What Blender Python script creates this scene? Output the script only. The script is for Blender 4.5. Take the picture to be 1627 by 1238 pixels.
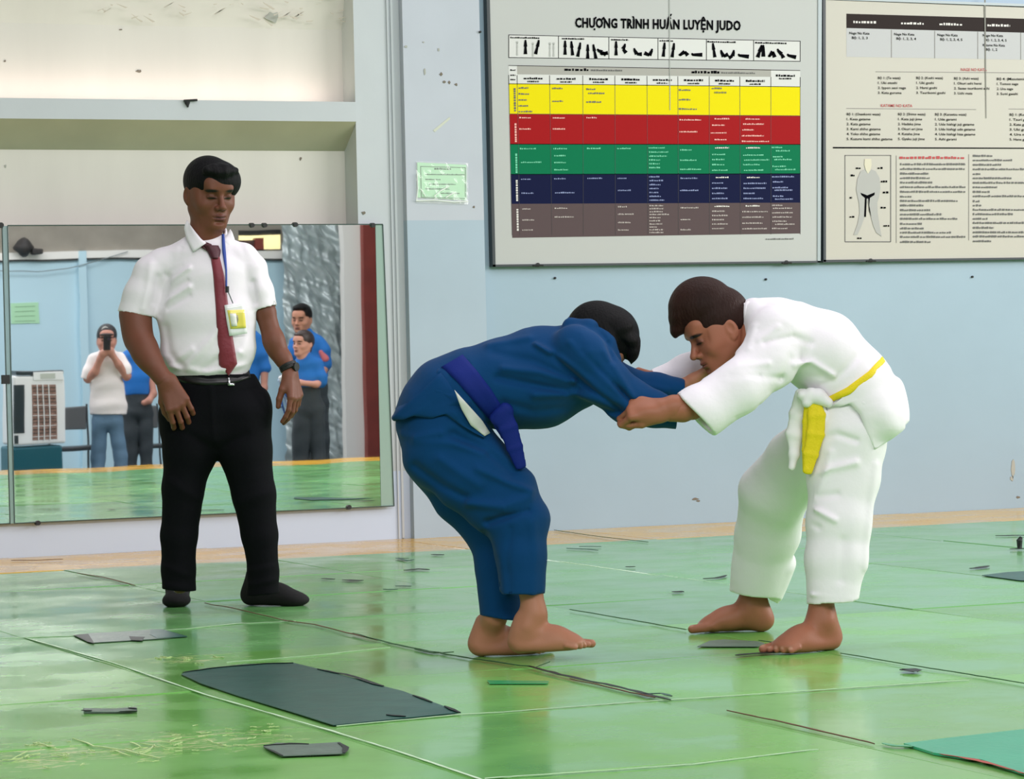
import bpy, math, random
import numpy as np
from mathutils import Vector

for _o in list(bpy.data.objects):
    bpy.data.objects.remove(_o)
SC = bpy.context.scene
COL = SC.collection

# ------------------------------------------------------------------ camera
FPX, W, H = 4840.0, 1627, 1238
CAMZ = 1.0
PHI, PITCH, ROLL = math.radians(23.6), math.radians(0.86), math.radians(-1.3)
_d = np.array([math.sin(PHI) * math.cos(PITCH), math.cos(PHI) * math.cos(PITCH), -math.sin(PITCH)])
_r = np.array([math.cos(PHI), -math.sin(PHI), 0.0])
_u = np.cross(_r, _d)
CR = _r * math.cos(ROLL) + _u * math.sin(ROLL)
CU = -_r * math.sin(ROLL) + _u * math.cos(ROLL)
CD = _d
CPOS = np.array([0.0, 0.0, CAMZ])
cd = bpy.data.cameras.new('camera')
cam = bpy.data.objects.new('camera', cd)
COL.objects.link(cam)
cd.sensor_fit = 'HORIZONTAL'
cd.sensor_width = 36.0
cd.lens = 36.0 * FPX / W
cd.clip_start = 0.05
from mathutils import Matrix
cam.matrix_world = Matrix(((CR[0], CU[0], -CD[0], CPOS[0]), (CR[1], CU[1], -CD[1], CPOS[1]), (CR[2], CU[2], -CD[2], CPOS[2]), (0, 0, 0, 1)))
SC.camera = cam

# ------------------------------------------------------------------ light and exposure
SC.view_settings.view_transform = 'Standard'
SC.view_settings.look = 'None'
SC.view_settings.gamma = 1.0
SC.view_settings.use_curve_mapping = False
SC.view_settings.exposure = -0.22
world = bpy.data.worlds.new('daylight')
SC.world = world
world.use_nodes = True
wn = world.node_tree
bgn = wn.nodes['Background']
bgn.inputs['Color'].default_value = (0.95, 0.95, 1.0, 1)
bgn.inputs['Strength'].default_value = 0.33


def area(name, loc, rot, sx, sy, power, col=(1, 1, 1)):
    l = bpy.data.lights.new(name, 'AREA')
    l.shape = 'RECTANGLE'
    l.size, l.size_y = sx, sy
    l.energy = power
    l.color = col
    o = bpy.data.objects.new(name, l)
    o.location = loc
    o.rotation_euler = rot
    COL.objects.link(o)
    return o


def aim(o, tgt):
    v = Vector(tgt) - o.location
    o.rotation_euler = v.to_track_quat('-Z', 'Y').to_euler()


# daylight through the high openings of the right side, and the roof light over the mats
a1 = area('window_light_right', (12.6, 8.0, 3.4), (0, 0, 0), 7.0, 2.0, 680, (1.0, 0.955, 0.955))
aim(a1, (5.0, 10.5, 0.6))
a2 = area('roof_light', (6.0, 9.5, 5.2), (0, 0, 0), 7.0, 4.0, 200, (1.0, 0.96, 0.99))
aim(a2, (6.0, 10.5, 0.0))
a3 = area('fill_light_rear', (4.0, -1.2, 6.2), (0, 0, 0), 11.0, 1.8, 760, (1.0, 0.96, 0.975))  # added fill from the camera side, hung above the rear wall, no window
aim(a3, (5.5, 11.0, 0.8))
a4 = area('fill_light_left', (-1.8, 4.0, 3.2), (0, 0, 0), 6.0, 2.0, 200, (0.98, 0.99, 1.0))  # added fill toward the rear wall; the left wall has no opening
aim(a4, (8.0, -1.5, 0.8))
a5 = area('rear_wall_fill', (7.5, 2.2, 4.6), (0, 0, 0), 7.0, 1.6, 250, (1.0, 0.97, 0.98))  # added lamp that brightens the rear wall for the mirror view
aim(a5, (8.0, -2.4, 0.9))


# ------------------------------------------------------------------ pixel geometry
def ray(px, py):
    return CD + CR * ((px - W / 2) / FPX) + CU * ((H / 2 - py) / FPX)


def PZ(px, py, z):
    """point on the view ray at depth z along the camera axis"""
    return CPOS + ray(px, py) * z


def WP(px, py, Y):
    """point where the view ray meets the upright plane y = Y"""
    v = ray(px, py)
    return CPOS + v * (Y / v[1])


def FP(px, py, z=0.0):
    v = ray(px, py)
    return CPOS + v * ((z - CAMZ) / v[2])


WY = 14.8           # wall plane
MY = WY - 0.035     # mirror plane


def MP(px, py, z):
    """point seen in the mirror at path depth z"""
    p = PZ(px, py, z)
    return np.array([p[0], 2 * MY - p[1], p[2]])


# ------------------------------------------------------------------ materials
def srgb(c):
    return tuple((x / 255.0 / 12.92) if x / 255.0 <= 0.04045 else ((x / 255.0 + 0.055) / 1.055) ** 2.4 for x in c)


MATS = {}


def mat(name, rgb, rough=0.6, metal=0.0, bump=None, var=None, attr=False, spec=0.5, coat=0.0, sheen=0.0, sss=0.0, stretch=None):
    """rgb in sRGB 0..255; bump=(scale, strength); var=(scale, amount) mottles the paint"""
    if name in MATS:
        return MATS[name]
    m = bpy.data.materials.new(name)
    MATS[name] = m
    m.use_nodes = True
    nt = m.node_tree
    b = nt.nodes['Principled BSDF']
    lin = srgb(rgb)
    b.inputs['Base Color'].default_value = (*lin, 1)
    b.inputs['Roughness'].default_value = rough
    b.inputs['Metallic'].default_value = metal
    b.inputs['Specular IOR Level'].default_value = spec
    b.inputs['Coat Weight'].default_value = coat
    b.inputs['Coat Roughness'].default_value = 0.08
    b.inputs['Sheen Weight'].default_value = sheen
    if sss:
        b.inputs['Subsurface Weight'].default_value = sss
        b.inputs['Subsurface Radius'].default_value = (0.01, 0.004, 0.002)
        b.inputs['Subsurface Scale'].default_value = 1.0
    tc = nt.nodes.new('ShaderNodeTexCoord')
    mp = nt.nodes.new('ShaderNodeMapping')
    nt.links.new(tc.outputs['Object'], mp.inputs[0])
    if stretch:
        mp.inputs['Scale'].default_value = stretch
    src = None
    if attr:
        at = nt.nodes.new('ShaderNodeAttribute')
        at.attribute_name = 'Col'
        src = at.outputs['Color']
    if var:
        n = nt.nodes.new('ShaderNodeTexNoise')
        n.inputs['Scale'].default_value = var[0]
        n.inputs['Detail'].default_value = 6
        nt.links.new(mp.outputs[0], n.inputs['Vector'])
        mr = nt.nodes.new('ShaderNodeMapRange')
        mr.inputs['From Min'].default_value = 0.3
        mr.inputs['From Max'].default_value = 0.7
        mr.inputs['To Min'].default_value = 1 - var[1]
        mr.inputs['To Max'].default_value = 1 + var[1] * 0.6
        nt.links.new(n.outputs['Fac'], mr.inputs['Value'])
        mx = nt.nodes.new('ShaderNodeVectorMath')
        mx.operation = 'SCALE'
        if src:
            nt.links.new(src, mx.inputs[0])
        else:
            mx.inputs[0].default_value = lin
        nt.links.new(mr.outputs[0], mx.inputs['Scale'])
        src = mx.outputs[0]
    if src:
        nt.links.new(src, b.inputs['Base Color'])
    if bump:
        n2 = nt.nodes.new('ShaderNodeTexNoise')
        n2.inputs['Scale'].default_value = bump[0]
        n2.inputs['Detail'].default_value = 4
        nt.links.new(mp.outputs[0], n2.inputs['Vector'])
        bp = nt.nodes.new('ShaderNodeBump')
        bp.inputs['Strength'].default_value = bump[1]
        bp.inputs['Distance'].default_value = 0.01
        nt.links.new(n2.outputs['Fac'], bp.inputs['Height'])
        nt.links.new(bp.outputs[0], b.inputs['Normal'])
    return m


# ------------------------------------------------------------------ mesh helpers
def tag(o, label, cat, group=None):
    o['label'] = label
    o['category'] = cat
    if group:
        o['group'] = group
    return o


def empty(name, loc):
    o = bpy.data.objects.new(name, None)
    o.empty_display_size = 0.1
    o.location = tuple(float(x) for x in loc)
    COL.objects.link(o)
    return o


class MB:
    def __init__(s):
        s.v, s.f, s.m, s.mi, s.c = [], [], [], [], []

    def mid(s, m):
        if m not in s.m:
            s.m.append(m)
        return s.m.index(m)

    def add(s, vs, fs, m):
        b = len(s.v)
        s.v += [tuple(float(x) for x in p) for p in vs]
        k = s.mid(m)
        for f in fs:
            s.f.append(tuple(b + i for i in f))
            s.mi.append(k)

    def quad(s, a, b, c, d, m):
        s.add([a, b, c, d], [(0, 1, 2, 3)], m)

    def box(s, lo, hi, m):
        x0, y0, z0 = lo
        x1, y1, z1 = hi
        s.add([(x0, y0, z0), (x1, y0, z0), (x1, y1, z0), (x0, y1, z0), (x0, y0, z1), (x1, y0, z1), (x1, y1, z1), (x0, y1, z1)],
              [(3, 2, 1, 0), (4, 5, 6, 7), (0, 1, 5, 4), (1, 2, 6, 5), (2, 3, 7, 6), (3, 0, 4, 7)], m)

    def prism(s, pts, off, m):
        """closed polygon pts (3-D) extruded by the vector off"""
        n = len(pts)
        P = [np.array(p, float) for p in pts]
        Q = [p + np.array(off, float) for p in P]
        fs = [tuple(range(n)), tuple(range(2 * n - 1, n - 1, -1))]
        for i in range(n):
            j = (i + 1) % n
            fs.append((i, i + n, j + n, j)) 
        s.add(P + Q, fs, m)

    def tube(s, pts, r, m, n=8):
        P = [np.array(p, float) for p in pts]
        rs = r if isinstance(r, (list, tuple)) else [r] * len(P)
        vs, fs = [], []
        ref = np.array([0.31, 0.17, 0.93])
        for i, p in enumerate(P):
            t = P[min(i + 1, len(P) - 1)] - P[max(i - 1, 0)]
            t /= np.linalg.norm(t) + 1e-12
            a = np.cross(t, ref)
            a /= np.linalg.norm(a)
            b = np.cross(t, a)
            for k in range(n):
                th = 2 * math.pi * k / n
                vs.append(p + (a * math.cos(th) + b * math.sin(th)) * rs[i])
        for i in range(len(P) - 1):
            for k in range(n):
                k2 = (k + 1) % n
                fs.append((i * n + k, i * n + k2, (i + 1) * n + k2, (i + 1) * n + k))
        fs.append(tuple(range(n - 1, -1, -1)))
        fs.append(tuple((len(P) - 1) * n + k for k in range(n)))
        s.add(vs, fs, m)

    def build(s, name, parent=None, smooth=False, bevel=0, structure=False):
        me = bpy.data.meshes.new(name)
        v = np.array(s.v, float)
        o = bpy.data.objects.new(name, me)
        base = np.zeros(3)
        if parent is not None:
            base = np.array(parent.location)
            if parent.parent is not None:
                base = base + np.array(parent.parent.location)
        else:
            base = np.array([(v[:, 0].min() + v[:, 0].max()) / 2, (v[:, 1].min() + v[:, 1].max()) / 2, v[:, 2].min()])
            o.location = tuple(base)
        v = v - base
        me.from_pydata([tuple(p) for p in v], [], s.f)
        for m in s.m:
            me.materials.append(m)
        me.polygons.foreach_set('material_index', s.mi)
        import bmesh
        bm = bmesh.new()
        bm.from_mesh(me)
        bmesh.ops.recalc_face_normals(bm, faces=bm.faces)
        bm.to_mesh(me)
        bm.free()
        if smooth:
            me.polygons.foreach_set('use_smooth', [True] * len(me.polygons))
        COL.objects.link(o)
        if parent is not None:
            o.parent = parent
        if bevel:
            md = o.modifiers.new('bevel', 'BEVEL')
            md.width = bevel
            md.segments = 2
        if structure:
            o['kind'] = 'structure'
        return o


# ------------------------------------------------------------------ sculpting in a distance field
def nrm(v):
    v = np.array(v, float)
    return v / (np.linalg.norm(v) + 1e-12)


class Fld:
    """a smooth blend of tapered limbs and ellipsoids, turned into one mesh"""

    def __init__(s, h, M, sc, D=CD, gain=1.0):
        s.h, s.M, s.sc, s.D, s.gain = h, M, sc, nrm(D), gain
        s.ops = []
        s.lo = np.full(3, 1e9)
        s.hi = np.full(3, -1e9)

    def _bb(s, pts, r):
        for p in pts:
            s.lo = np.minimum(s.lo, p - r)
            s.hi = np.maximum(s.hi, p + r)

    # --- adders in pixel coordinates (px, py, pd, r[, rdepth]) ; lengths in px
    def chain(s, pts, k=6, cut=None, sub=False, cutw=None):
        P = [s.M(p[0], p[1], p[2]) for p in pts]
        R = [(p[3] * s.sc, (p[4] if len(p) > 4 else p[3]) * s.sc) for p in pts]
        c = None
        if cut:
            c = []
            for (a, b) in cut:
                pa, pb = s.M(*a), s.M(*b)
                c.append((pa, nrm(pb - pa)))
        if cutw:
            c = (c or []) + cutw
        s.wchain(P, R, k * s.sc, sub, c)
        return s

    def wchain(s, P, R, k=0.01, sub=False, cut=None):
        for i in range(len(P) - 1):
            s.ops.append(('c', np.array(P[i], float), np.array(P[i + 1], float), R[i], R[i + 1], k, sub, cut))
        if not sub:
            s._bb(P, max(max(r) for r in R))
        return s

    def ell(s, c, rad, axes=None, k=6, sub=False):
        s.well(s.M(*c), tuple(r * s.sc for r in rad), axes, k * s.sc, sub)
        return s

    def well(s, c, rad, axes=None, k=0.01, sub=False):
        if axes is None:
            axes = (CR, CD, CU)
        s.ops.append(('e', np.array(c, float), rad, [nrm(a) for a in axes], k, sub))
        if not sub:
            s._bb([np.array(c)], max(rad))
        return s

    def ridge(s, pts, amp, w):
        P = [s.M(*p) for p in pts]
        s.ops.append(('r', P, amp * s.sc, w * s.sc))
        return s

    def halfcut(s, a, b):
        """remove everything beyond point a in direction a->b"""
        pa, pb = s.M(*a), s.M(*b)
        s.ops.append(('h', pa, nrm(pb - pa)))
        return s

    def noise(s, amp, freq, seed=1):
        s.ops.append(('n', amp, freq, seed))
        return s

    def _sub(s, lo, hi):
        i0 = np.maximum(np.floor((lo - s.o) / s.h).astype(int), 0)
        i1 = np.minimum(np.ceil((hi - s.o) / s.h).astype(int) + 1, s.n)
        if np.any(i1 <= i0):
            return None
        sl = tuple(slice(i0[k], i1[k]) for k in range(3))
        g = [(s.o[k] + np.arange(i0[k], i1[k]) * s.h).astype(np.float32) for k in range(3)]
        return sl, g[0][:, None, None], g[1][None, :, None], g[2][None, None, :]

    def solve(s):
        pad = 0.02 + 2 * s.h
        s.o = s.lo - pad
        s.n = np.ceil((s.hi + pad - s.o) / s.h).astype(int) + 1
        d = np.full(tuple(s.n), 0.15, np.float32)
        for op in s.ops:
            if op[0] in 'ce':
                if op[0] == 'c':
                    _, a, b, ra, rb, k, sub, cut = op
                    rm = max(*ra, *rb) + k + 3 * s.h + 0.01
                    lo, hi = np.minimum(a, b) - rm, np.maximum(a, b) + rm
                else:
                    _, c, rad, ax, k, sub = op
                    rm = max(rad) + k + 3 * s.h + 0.01
                    lo, hi = c - rm, c + rm
                q = s._sub(lo, hi)
                if q is None:
                    continue
                sl, X, Y, Z = q
                if op[0] == 'c':
                    ab = b - a
                    L = float(np.dot(ab, ab)) + 1e-12
                    t = ((X - a[0]) * ab[0] + (Y - a[1]) * ab[1] + (Z - a[2]) * ab[2]) / L
                    t = np.clip(t, 0, 1)
                    qx, qy, qz = X - a[0] - t * ab[0], Y - a[1] - t * ab[1], Z - a[2] - t * ab[2]
                    ax_ = nrm(ab)
                    dp = s.D - ax_ * np.dot(s.D, ax_)
                    if np.linalg.norm(dp) < 0.15:
                        dp = CR - ax_ * np.dot(CR, ax_)
                    dp = nrm(dp)
                    sd = np.cross(ax_, dp)
                    r1 = ra[0] + t * (rb[0] - ra[0])
                    r2 = ra[1] + t * (rb[1] - ra[1])
                    rc = np.minimum(r1, r2)
                    e1 = (qx * sd[0] + qy * sd[1] + qz * sd[2])
                    e2 = (qx * dp[0] + qy * dp[1] + qz * dp[2])
                    e3 = (qx * ax_[0] + qy * ax_[1] + qz * ax_[2])
                    k0 = np.sqrt((e1 / r1) ** 2 + (e2 / r2) ** 2 + (e3 / rc) ** 2)
                    k1 = np.sqrt((e1 / r1 ** 2) ** 2 + (e2 / r2 ** 2) ** 2 + (e3 / rc ** 2) ** 2) + 1e-6
                    v = np.where(k0 < 0.05, -rc, k0 * (k0 - 1) / k1)
                    if cut:
                        for (pc, nc) in cut:
                            v = np.maximum(v, (X - pc[0]) * nc[0] + (Y - pc[1]) * nc[1] + (Z - pc[2]) * nc[2])
                else:
                    e = [((X - c[0]) * A[0] + (Y - c[1]) * A[1] + (Z - c[2]) * A[2]) for A in ax]
                    k0 = np.sqrt(sum((e[i] / rad[i]) ** 2 for i in range(3)))
                    k1 = np.sqrt(sum((e[i] / rad[i] ** 2) ** 2 for i in range(3))) + 1e-6
                    v = np.where(k0 < 0.05, -min(rad), k0 * (k0 - 1) / k1)
                D0 = d[sl]
                if sub:
                    w = -v
                    hh = np.maximum(k - np.abs(D0 - w), 0) / max(k, 1e-6)
                    d[sl] = np.maximum(D0, w) + hh * hh * k * 0.25
                else:
                    hh = np.maximum(k - np.abs(D0 - v), 0) / max(k, 1e-6)
                    d[sl] = np.minimum(D0, v) - hh * hh * k * 0.25
            elif op[0] == 'r':
                _, P, amp, w = op
                lo = np.min(P, axis=0) - 3 * w
                hi = np.max(P, axis=0) + 3 * w
                q = s._sub(lo, hi)
                if q is None:
                    continue
                sl, X, Y, Z = q
                best = None
                for i in range(len(P) - 1):
                    a, b = P[i], P[i + 1]
                    ab = b - a
                    L = float(np.dot(ab, ab)) + 1e-12
                    t = np.clip(((X - a[0]) * ab[0] + (Y - a[1]) * ab[1] + (Z - a[2]) * ab[2]) / L, 0, 1)
                    q2 = (X - a[0] - t * ab[0]) ** 2 + (Y - a[1] - t * ab[1]) ** 2 + (Z - a[2] - t * ab[2]) ** 2
                    # depth is ignored: the fold follows the surface
                    dd = (X - a[0] - t * ab[0]) * s.D[0] + (Y - a[1] - t * ab[1]) * s.D[1] + (Z - a[2] - t * ab[2]) * s.D[2]
                    q2 = q2 - 0.9 * dd * dd
                    best = q2 if best is None else np.minimum(best, q2)
                d[sl] -= s.gain * amp * np.exp(-best / (w * w))
            elif op[0] == 'h':
                _, pc, nc = op
                sl, X, Y, Z = s._sub(s.lo - 1, s.hi + 1)
                d = np.maximum(d, (X - pc[0]) * nc[0] + (Y - pc[1]) * nc[1] + (Z - pc[2]) * nc[2])
            elif op[0] == 'n':
                _, amp, fr, seed = op
                rg = np.random.RandomState(seed)
                sl, X, Y, Z = s._sub(s.lo - 1, s.hi + 1)
                for _i in range(5):
                    kv = rg.normal(size=3)
                    kv = kv / np.linalg.norm(kv) * fr * rg.uniform(0.6, 1.7)
                    ph = rg.uniform(0, 6.28)
                    d += (amp * np.sin(X * kv[0] + Y * kv[1] + Z * kv[2] + ph)).astype(np.float32)
        s.d = d
        return d

    def polys(s):
        d = s.solve()
        nx, ny, nz = d.shape
        ins = d < 0
        C = [(i, j, k) for i in (0, 1) for j in (0, 1) for k in (0, 1)]
        cnt = np.zeros((nx - 1, ny - 1, nz - 1), np.int8)
        for (i, j, k) in C:
            cnt += ins[i:nx - 1 + i, j:ny - 1 + j, k:nz - 1 + k]
        act = (cnt > 0) & (cnt < 8)
        idx = np.argwhere(act)
        imap = np.full(act.shape, -1, np.int64)
        imap[act] = np.arange(len(idx))
        vals = {c: d[idx[:, 0] + c[0], idx[:, 1] + c[1], idx[:, 2] + c[2]] for c in C}
        acc = np.zeros((len(idx), 3))
        num = np.zeros(len(idx))
        for c in C:
            for a in range(3):
                if c[a] == 0:
                    c2 = list(c)
                    c2[a] = 1
                    c2 = tuple(c2)
                    v0, v1 = vals[c], vals[c2]
                    cr = (v0 < 0) != (v1 < 0)
                    t = np.where(cr, v0 / np.where(np.abs(v0 - v1) < 1e-9, 1, v0 - v1), 0)
                    p = np.array(c, float)[None, :].repeat(len(idx), 0)
                    p[:, a] += t
                    acc += np.where(cr[:, None], p, 0)
                    num += cr
        V = s.o + (idx + acc / num[:, None]) * s.h
        F = []
        for a in range(3):
            b, c = (a + 1) % 3, (a + 2) % 3
            sl0 = [slice(None)] * 3
            sl1 = [slice(None)] * 3
            sl0[a] = slice(0, -1)
            sl1[a] = slice(1, None)
            s0, s1 = ins[tuple(sl0)], ins[tuple(sl1)]
            e = np.argwhere(s0 != s1)
            e = e[(e[:, b] > 0) & (e[:, c] > 0)]
            e = e[(e[:, b] < d.shape[b] - 1) & (e[:, c] < d.shape[c] - 1)]
            if len(e) == 0:
                continue
            fl = s0[e[:, 0], e[:, 1], e[:, 2]]
            q = []
            for (ob, oc) in ((-1, -1), (0, -1), (0, 0), (-1, 0)):
                t = e.copy()
                t[:, b] += ob
                t[:, c] += oc
                q.append(imap[t[:, 0], t[:, 1], t[:, 2]])
            q = np.stack(q, 1)
            q = q[:, ::1]
            q[~fl] = q[~fl][:, ::-1]
            F.append(q)
        F = np.concatenate(F)
        F = F[(F >= 0).all(1)]
        return V, F


def sculpt(name, flds, material, parent=None, paint=None, base=None, relax=1):
    """flds: list of Fld joined into one mesh object; paint(V) -> linear rgb per vertex"""
    Vs, Fs, n = [], [], 0
    for f in flds:
        V, F = f.polys()
        # light smoothing
        for _i in range(relax):
            acc = V.copy()
            cnt = np.ones(len(V))
            for a in range(4):
                b = (a + 1) % 4
                np.add.at(acc, F[:, a], V[F[:, b]])
                np.add.at(cnt, F[:, a], 1)
            V = 0.5 * V + 0.5 * acc / cnt[:, None]
        Vs.append(V)
        Fs.append(F + n)
        n += len(V)
    V = np.concatenate(Vs)
    F = np.concatenate(Fs)
    o_loc = None
    b0 = np.zeros(3)
    if parent is not None:
        b0 = np.array(parent.location)
        if parent.parent is not None:
            b0 = b0 + np.array(parent.parent.location)
    me = bpy.data.meshes.new(name)
    me.vertices.add(len(V))
    me.vertices.foreach_set('co', (V - b0).ravel())
    me.loops.add(len(F) * 4)
    me.loops.foreach_set('vertex_index', F.ravel())
    me.polygons.add(len(F))
    me.polygons.foreach_set('loop_start', np.arange(len(F)) * 4)
    me.polygons.foreach_set('use_smooth', np.ones(len(F), bool))
    me.update(calc_edges=True)
    me.validate()
    if paint is not None:
        colr = paint(V)
        at = me.color_attributes.new('Col', 'FLOAT_COLOR', 'POINT')
        at.data.foreach_set('color', np.concatenate([colr, np.ones((len(V), 1))], 1).ravel())
    me.materials.append(material)
    o = bpy.data.objects.new(name, me)
    COL.objects.link(o)
    if parent is not None:
        o.parent = parent
    return o
# ================================================================== the room
m_wall_up = mat('upper_wall_paint', (200, 204, 200), 0.75, var=(1.7, 0.05), bump=(9, 0.12))
m_wall_low = mat('lower_wall_paint', (196, 210, 230), 0.6, var=(1.3, 0.04), bump=(9, 0.1))
m_wall_blue = mat('pale_blue_paint', (154, 178, 194), 0.5, var=(1.1, 0.05), bump=(11, 0.12))
m_col_up = mat('column_white_paint', (186, 192, 202), 0.7, var=(2.2, 0.05), bump=(9, 0.1))
m_beam = mat('beam_paint', (192, 198, 202), 0.7, var=(2.0, 0.04), bump=(12, 0.12))
m_niche = mat('niche_paint', (210, 206, 198), 0.8, var=(3.0, 0.06), bump=(10, 0.15), stretch=(1, 1, 0.25))
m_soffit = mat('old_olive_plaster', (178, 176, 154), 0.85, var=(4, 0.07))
m_dark = mat('dark_fixing', (30, 32, 34), 0.6)
m_rear = mat('rear_partition_paint', (190, 222, 236), 0.6, var=(1.0, 0.05))
m_rear_top = mat('weathered_concrete', (150, 144, 134), 0.85, var=(3, 0.18), bump=(8, 0.3))
m_redpost = mat('red_brown_post', (130, 52, 44), 0.5, var=(5, 0.15))
m_whitepost = mat('white_post_paint', (236, 234, 230), 0.6)
m_lowfloor = mat('grey_cement', (96, 104, 106), 0.7, var=(2, 0.1))

XL, XR, YR, ZL = -2.5, 13.6, -2.4, -0.4
wp = lambda px, py, dy=0.0: WP(px, py, WY - dy)
ZTOP = 4.4
x_jamb = wp(565, 180)[0]
xj2 = WP(546, 180, WY + .16)[0]
x_colL, x_colR = wp(640, 300)[0], WP(768, 300, WY - .05)[0]
zbt, zbb = wp(281, 159)[2], wp(281, 191)[2]        # beam front face
zs = WP(281, 239, WY + .16)[2]                      # rear edge of the soffit
zt = WP(281, 42, WY + .16)[2]
NB = WY + .16
# main wall, with the recess left open
w = MB()
w.quad((XL, WY, ZL), (x_jamb, WY, ZL), (x_jamb, WY, 0.55), (XL, WY, 0.55), m_wall_low)
w.quad((XL, WY, 0.55), (x_jamb, WY, 0.55), (x_jamb, NB, 0.55), (XL, NB, 0.55), m_wall_up)
w.quad((x_jamb, WY, ZL), (x_colL, WY, ZL), (x_colL, WY, 0.35), (x_jamb, WY, 0.35), m_wall_low)
w.quad((x_jamb, WY, 0.35), (x_colL, WY, 0.35), (x_colL, WY, ZTOP), (x_jamb, WY, ZTOP), m_beam)
w.quad((XL, NB, 0.55), (xj2, NB, 0.55), (xj2, NB, zt), (XL, NB, zt), m_niche)
w.quad((x_jamb, WY, 0.55), (xj2, NB, 0.55), (xj2, NB, zt), (x_jamb, WY, zt + .55), m_wall_up)
w.quad((XL, NB, zt), (xj2, NB, zt), (x_jamb, WY, zt + .55), (XL, WY, zt + .55), m_niche)
w.quad((XL, WY, zt + .55), (x_jamb, WY, zt + .55), (x_jamb, WY, ZTOP), (XL, WY, ZTOP), m_wall_up)
w.quad((x_colL, WY, ZL), (XR, WY, ZL), (XR, WY, ZTOP), (x_colL, WY, ZTOP), m_wall_blue)
w.quad((XL, WY + .4, ZL), (XR, WY + .4, ZL), (XR, WY + .4, ZTOP), (XL, WY + .4, ZTOP), m_wall_up)
w.quad((XL, WY, ZTOP), (XR, WY, ZTOP), (XR, WY + .4, ZTOP), (XL, WY + .4, ZTOP), m_wall_up)
w.build('wall_back', structure=True)
# beam across the recess with a sloping underside
b = MB()
b.prism([(XL, WY - .012, zbt), (XL, WY - .012, zbb), (XL, NB, zs), (XL, NB, zbt - .05)], (x_jamb - XL - .002, 0, 0), m_beam)
for i, mi in enumerate(b.mi):
    pass
bo = b.build('trim_1', structure=True)
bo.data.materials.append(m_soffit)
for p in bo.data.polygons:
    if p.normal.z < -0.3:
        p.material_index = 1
# slim raised lines left of the column
t = MB()
for px, wd in ((628, .012), (622, .006)):
    x = wp(px, 400)[0]
    t.box((x, WY - .01, 0.0), (x + wd, WY, ZTOP), m_beam)
t.build('trim_2', structure=True)
# daylight entering the slot behind the beam
gl = area('slot_daylight', ((XL + x_jamb) / 2 + 1.0, WY + .05, zbt + .005), (math.radians(180 - 20), 0, 0), x_jamb - XL - 2.2, .05, 6.5, (1, .82, .70))
# column, two paints
zc = WP(700, 350, WY - .05)[2]
c = MB()
c.box((x_colL, WY - .05, zc), (x_colR, WY + .02, ZTOP), m_col_up)
c.box((x_colL, WY - .05, ZL), (x_colR, WY + .02, zc), mat('column_blue_paint', (166, 184, 198), 0.6, var=(1.6, 0.07), bump=(9, 0.1)))
c.build('wall_column', structure=True)

# wall marks: nail heads, chips, plaster patches
def blot(name, px, py, rx, ry, m, label, cat, Y=WY, th=.006, seed=1, n=11, group=None):
    rg = random.Random(seed)
    P = []
    for i in range(n):
        a = 2 * math.pi * i / n
        r = rg.uniform(.6, 1.15)
        P.append(WP(px + rx * r * math.cos(a), py + ry * r * math.sin(a), Y - th))
    q = MB()
    q.prism(P, (0, th, 0), m)
    o = q.build(name)
    if label:
        tag(o, label, cat, group)
    else:
        o['kind'] = 'structure'
    return o


m_chip = mat('bare_plaster', (120, 112, 100), 0.9)
m_chip2 = mat('grey_stain', (168, 170, 162), 0.9)
pk = MB()
for (px, py, rx, ry, mm, Y) in [(221, 113, 5, 2.4, m_chip, NB), (433, 27, 13, 9, m_chip2, NB - .02), (8, 97, 2, 2, m_chip, NB), (41, 26, 2, 2, m_chip, NB),
                                (478, 252, 1.6, 3, m_chip, NB), (578, 338, 3, 3, m_chip, WY), (9, 264, 1.5, 3, m_chip2, NB), (192, 47, 3, 1, m_chip, NB)]:
    rg = random.Random(int(px))
    P = [WP(px + rx * rg.uniform(.6, 1.2) * math.cos(a), py + ry * rg.uniform(.6, 1.2) * math.sin(a), Y - .004) for a in [i * .6 for i in range(10)]]
    pk.prism(P, (0, .004, 0), mm)
for (px, py, rx, ry) in [(701, 118, 2.5, 3), (706, 130, 3, 2.5), (714, 131, 2, 2.5), (725, 134, 2.5, 2.5), (675, 114, 2, 5), (645, 74, 3, 2), (673, 67, 2, 1.2), (697, 79, 2, 3),
                         (753, 329, 1.5, 2)]:
    rg = random.Random(int(px))
    P = [WP(px + rx * rg.uniform(.6, 1.2) * math.cos(a), py + ry * rg.uniform(.6, 1.2) * math.sin(a), WY - .053) for a in [i * .6 for i in range(10)]]
    pk.prism(P, (0, .003, 0), m_chip2 if px < 700 else m_chip)
for (px, py, rx, ry) in [(1610, 745, 4, 14), (1608, 760, 3, 5), (1105, 793, 6, 2), (1110, 796, 3, 1.5), (1618, 790, 3, 2)]:
    rg = random.Random(int(px))
    P = [WP(px + rx * rg.uniform(.6, 1.2) * math.cos(a), py + ry * rg.uniform(.6, 1.2) * math.sin(a), WY - .003) for a in [i * .6 for i in range(10)]]
    pk.prism(P, (0, .003, 0), m_chip2 if px > 1600 and py < 770 else m_chip)
# scraped plaster figures above the beam
rg = random.Random(5)
m_peel = mat('peeling_edge', (196, 188, 174), 0.9)
for i in range(46):
    px = rg.uniform(150, 545)
    py = rg.uniform(-5, 34)
    a = rg.uniform(-.6, .6)
    L = rg.uniform(4, 20)
    w_ = rg.uniform(.6, 2.2)
    zz = (py - 42) / 10 * .03
    Yp = NB - .045 - max(0, (42 - py)) * .0009
    pk.prism([WP(px, py, Yp), WP(px + L, py + a * L, Yp), WP(px + L * .8, py + a * L + w_, Yp), WP(px + L * .1, py + w_, Yp)], (0, .003, 0), m_peel)
pk.build('trim_3', structure=True)

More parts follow.
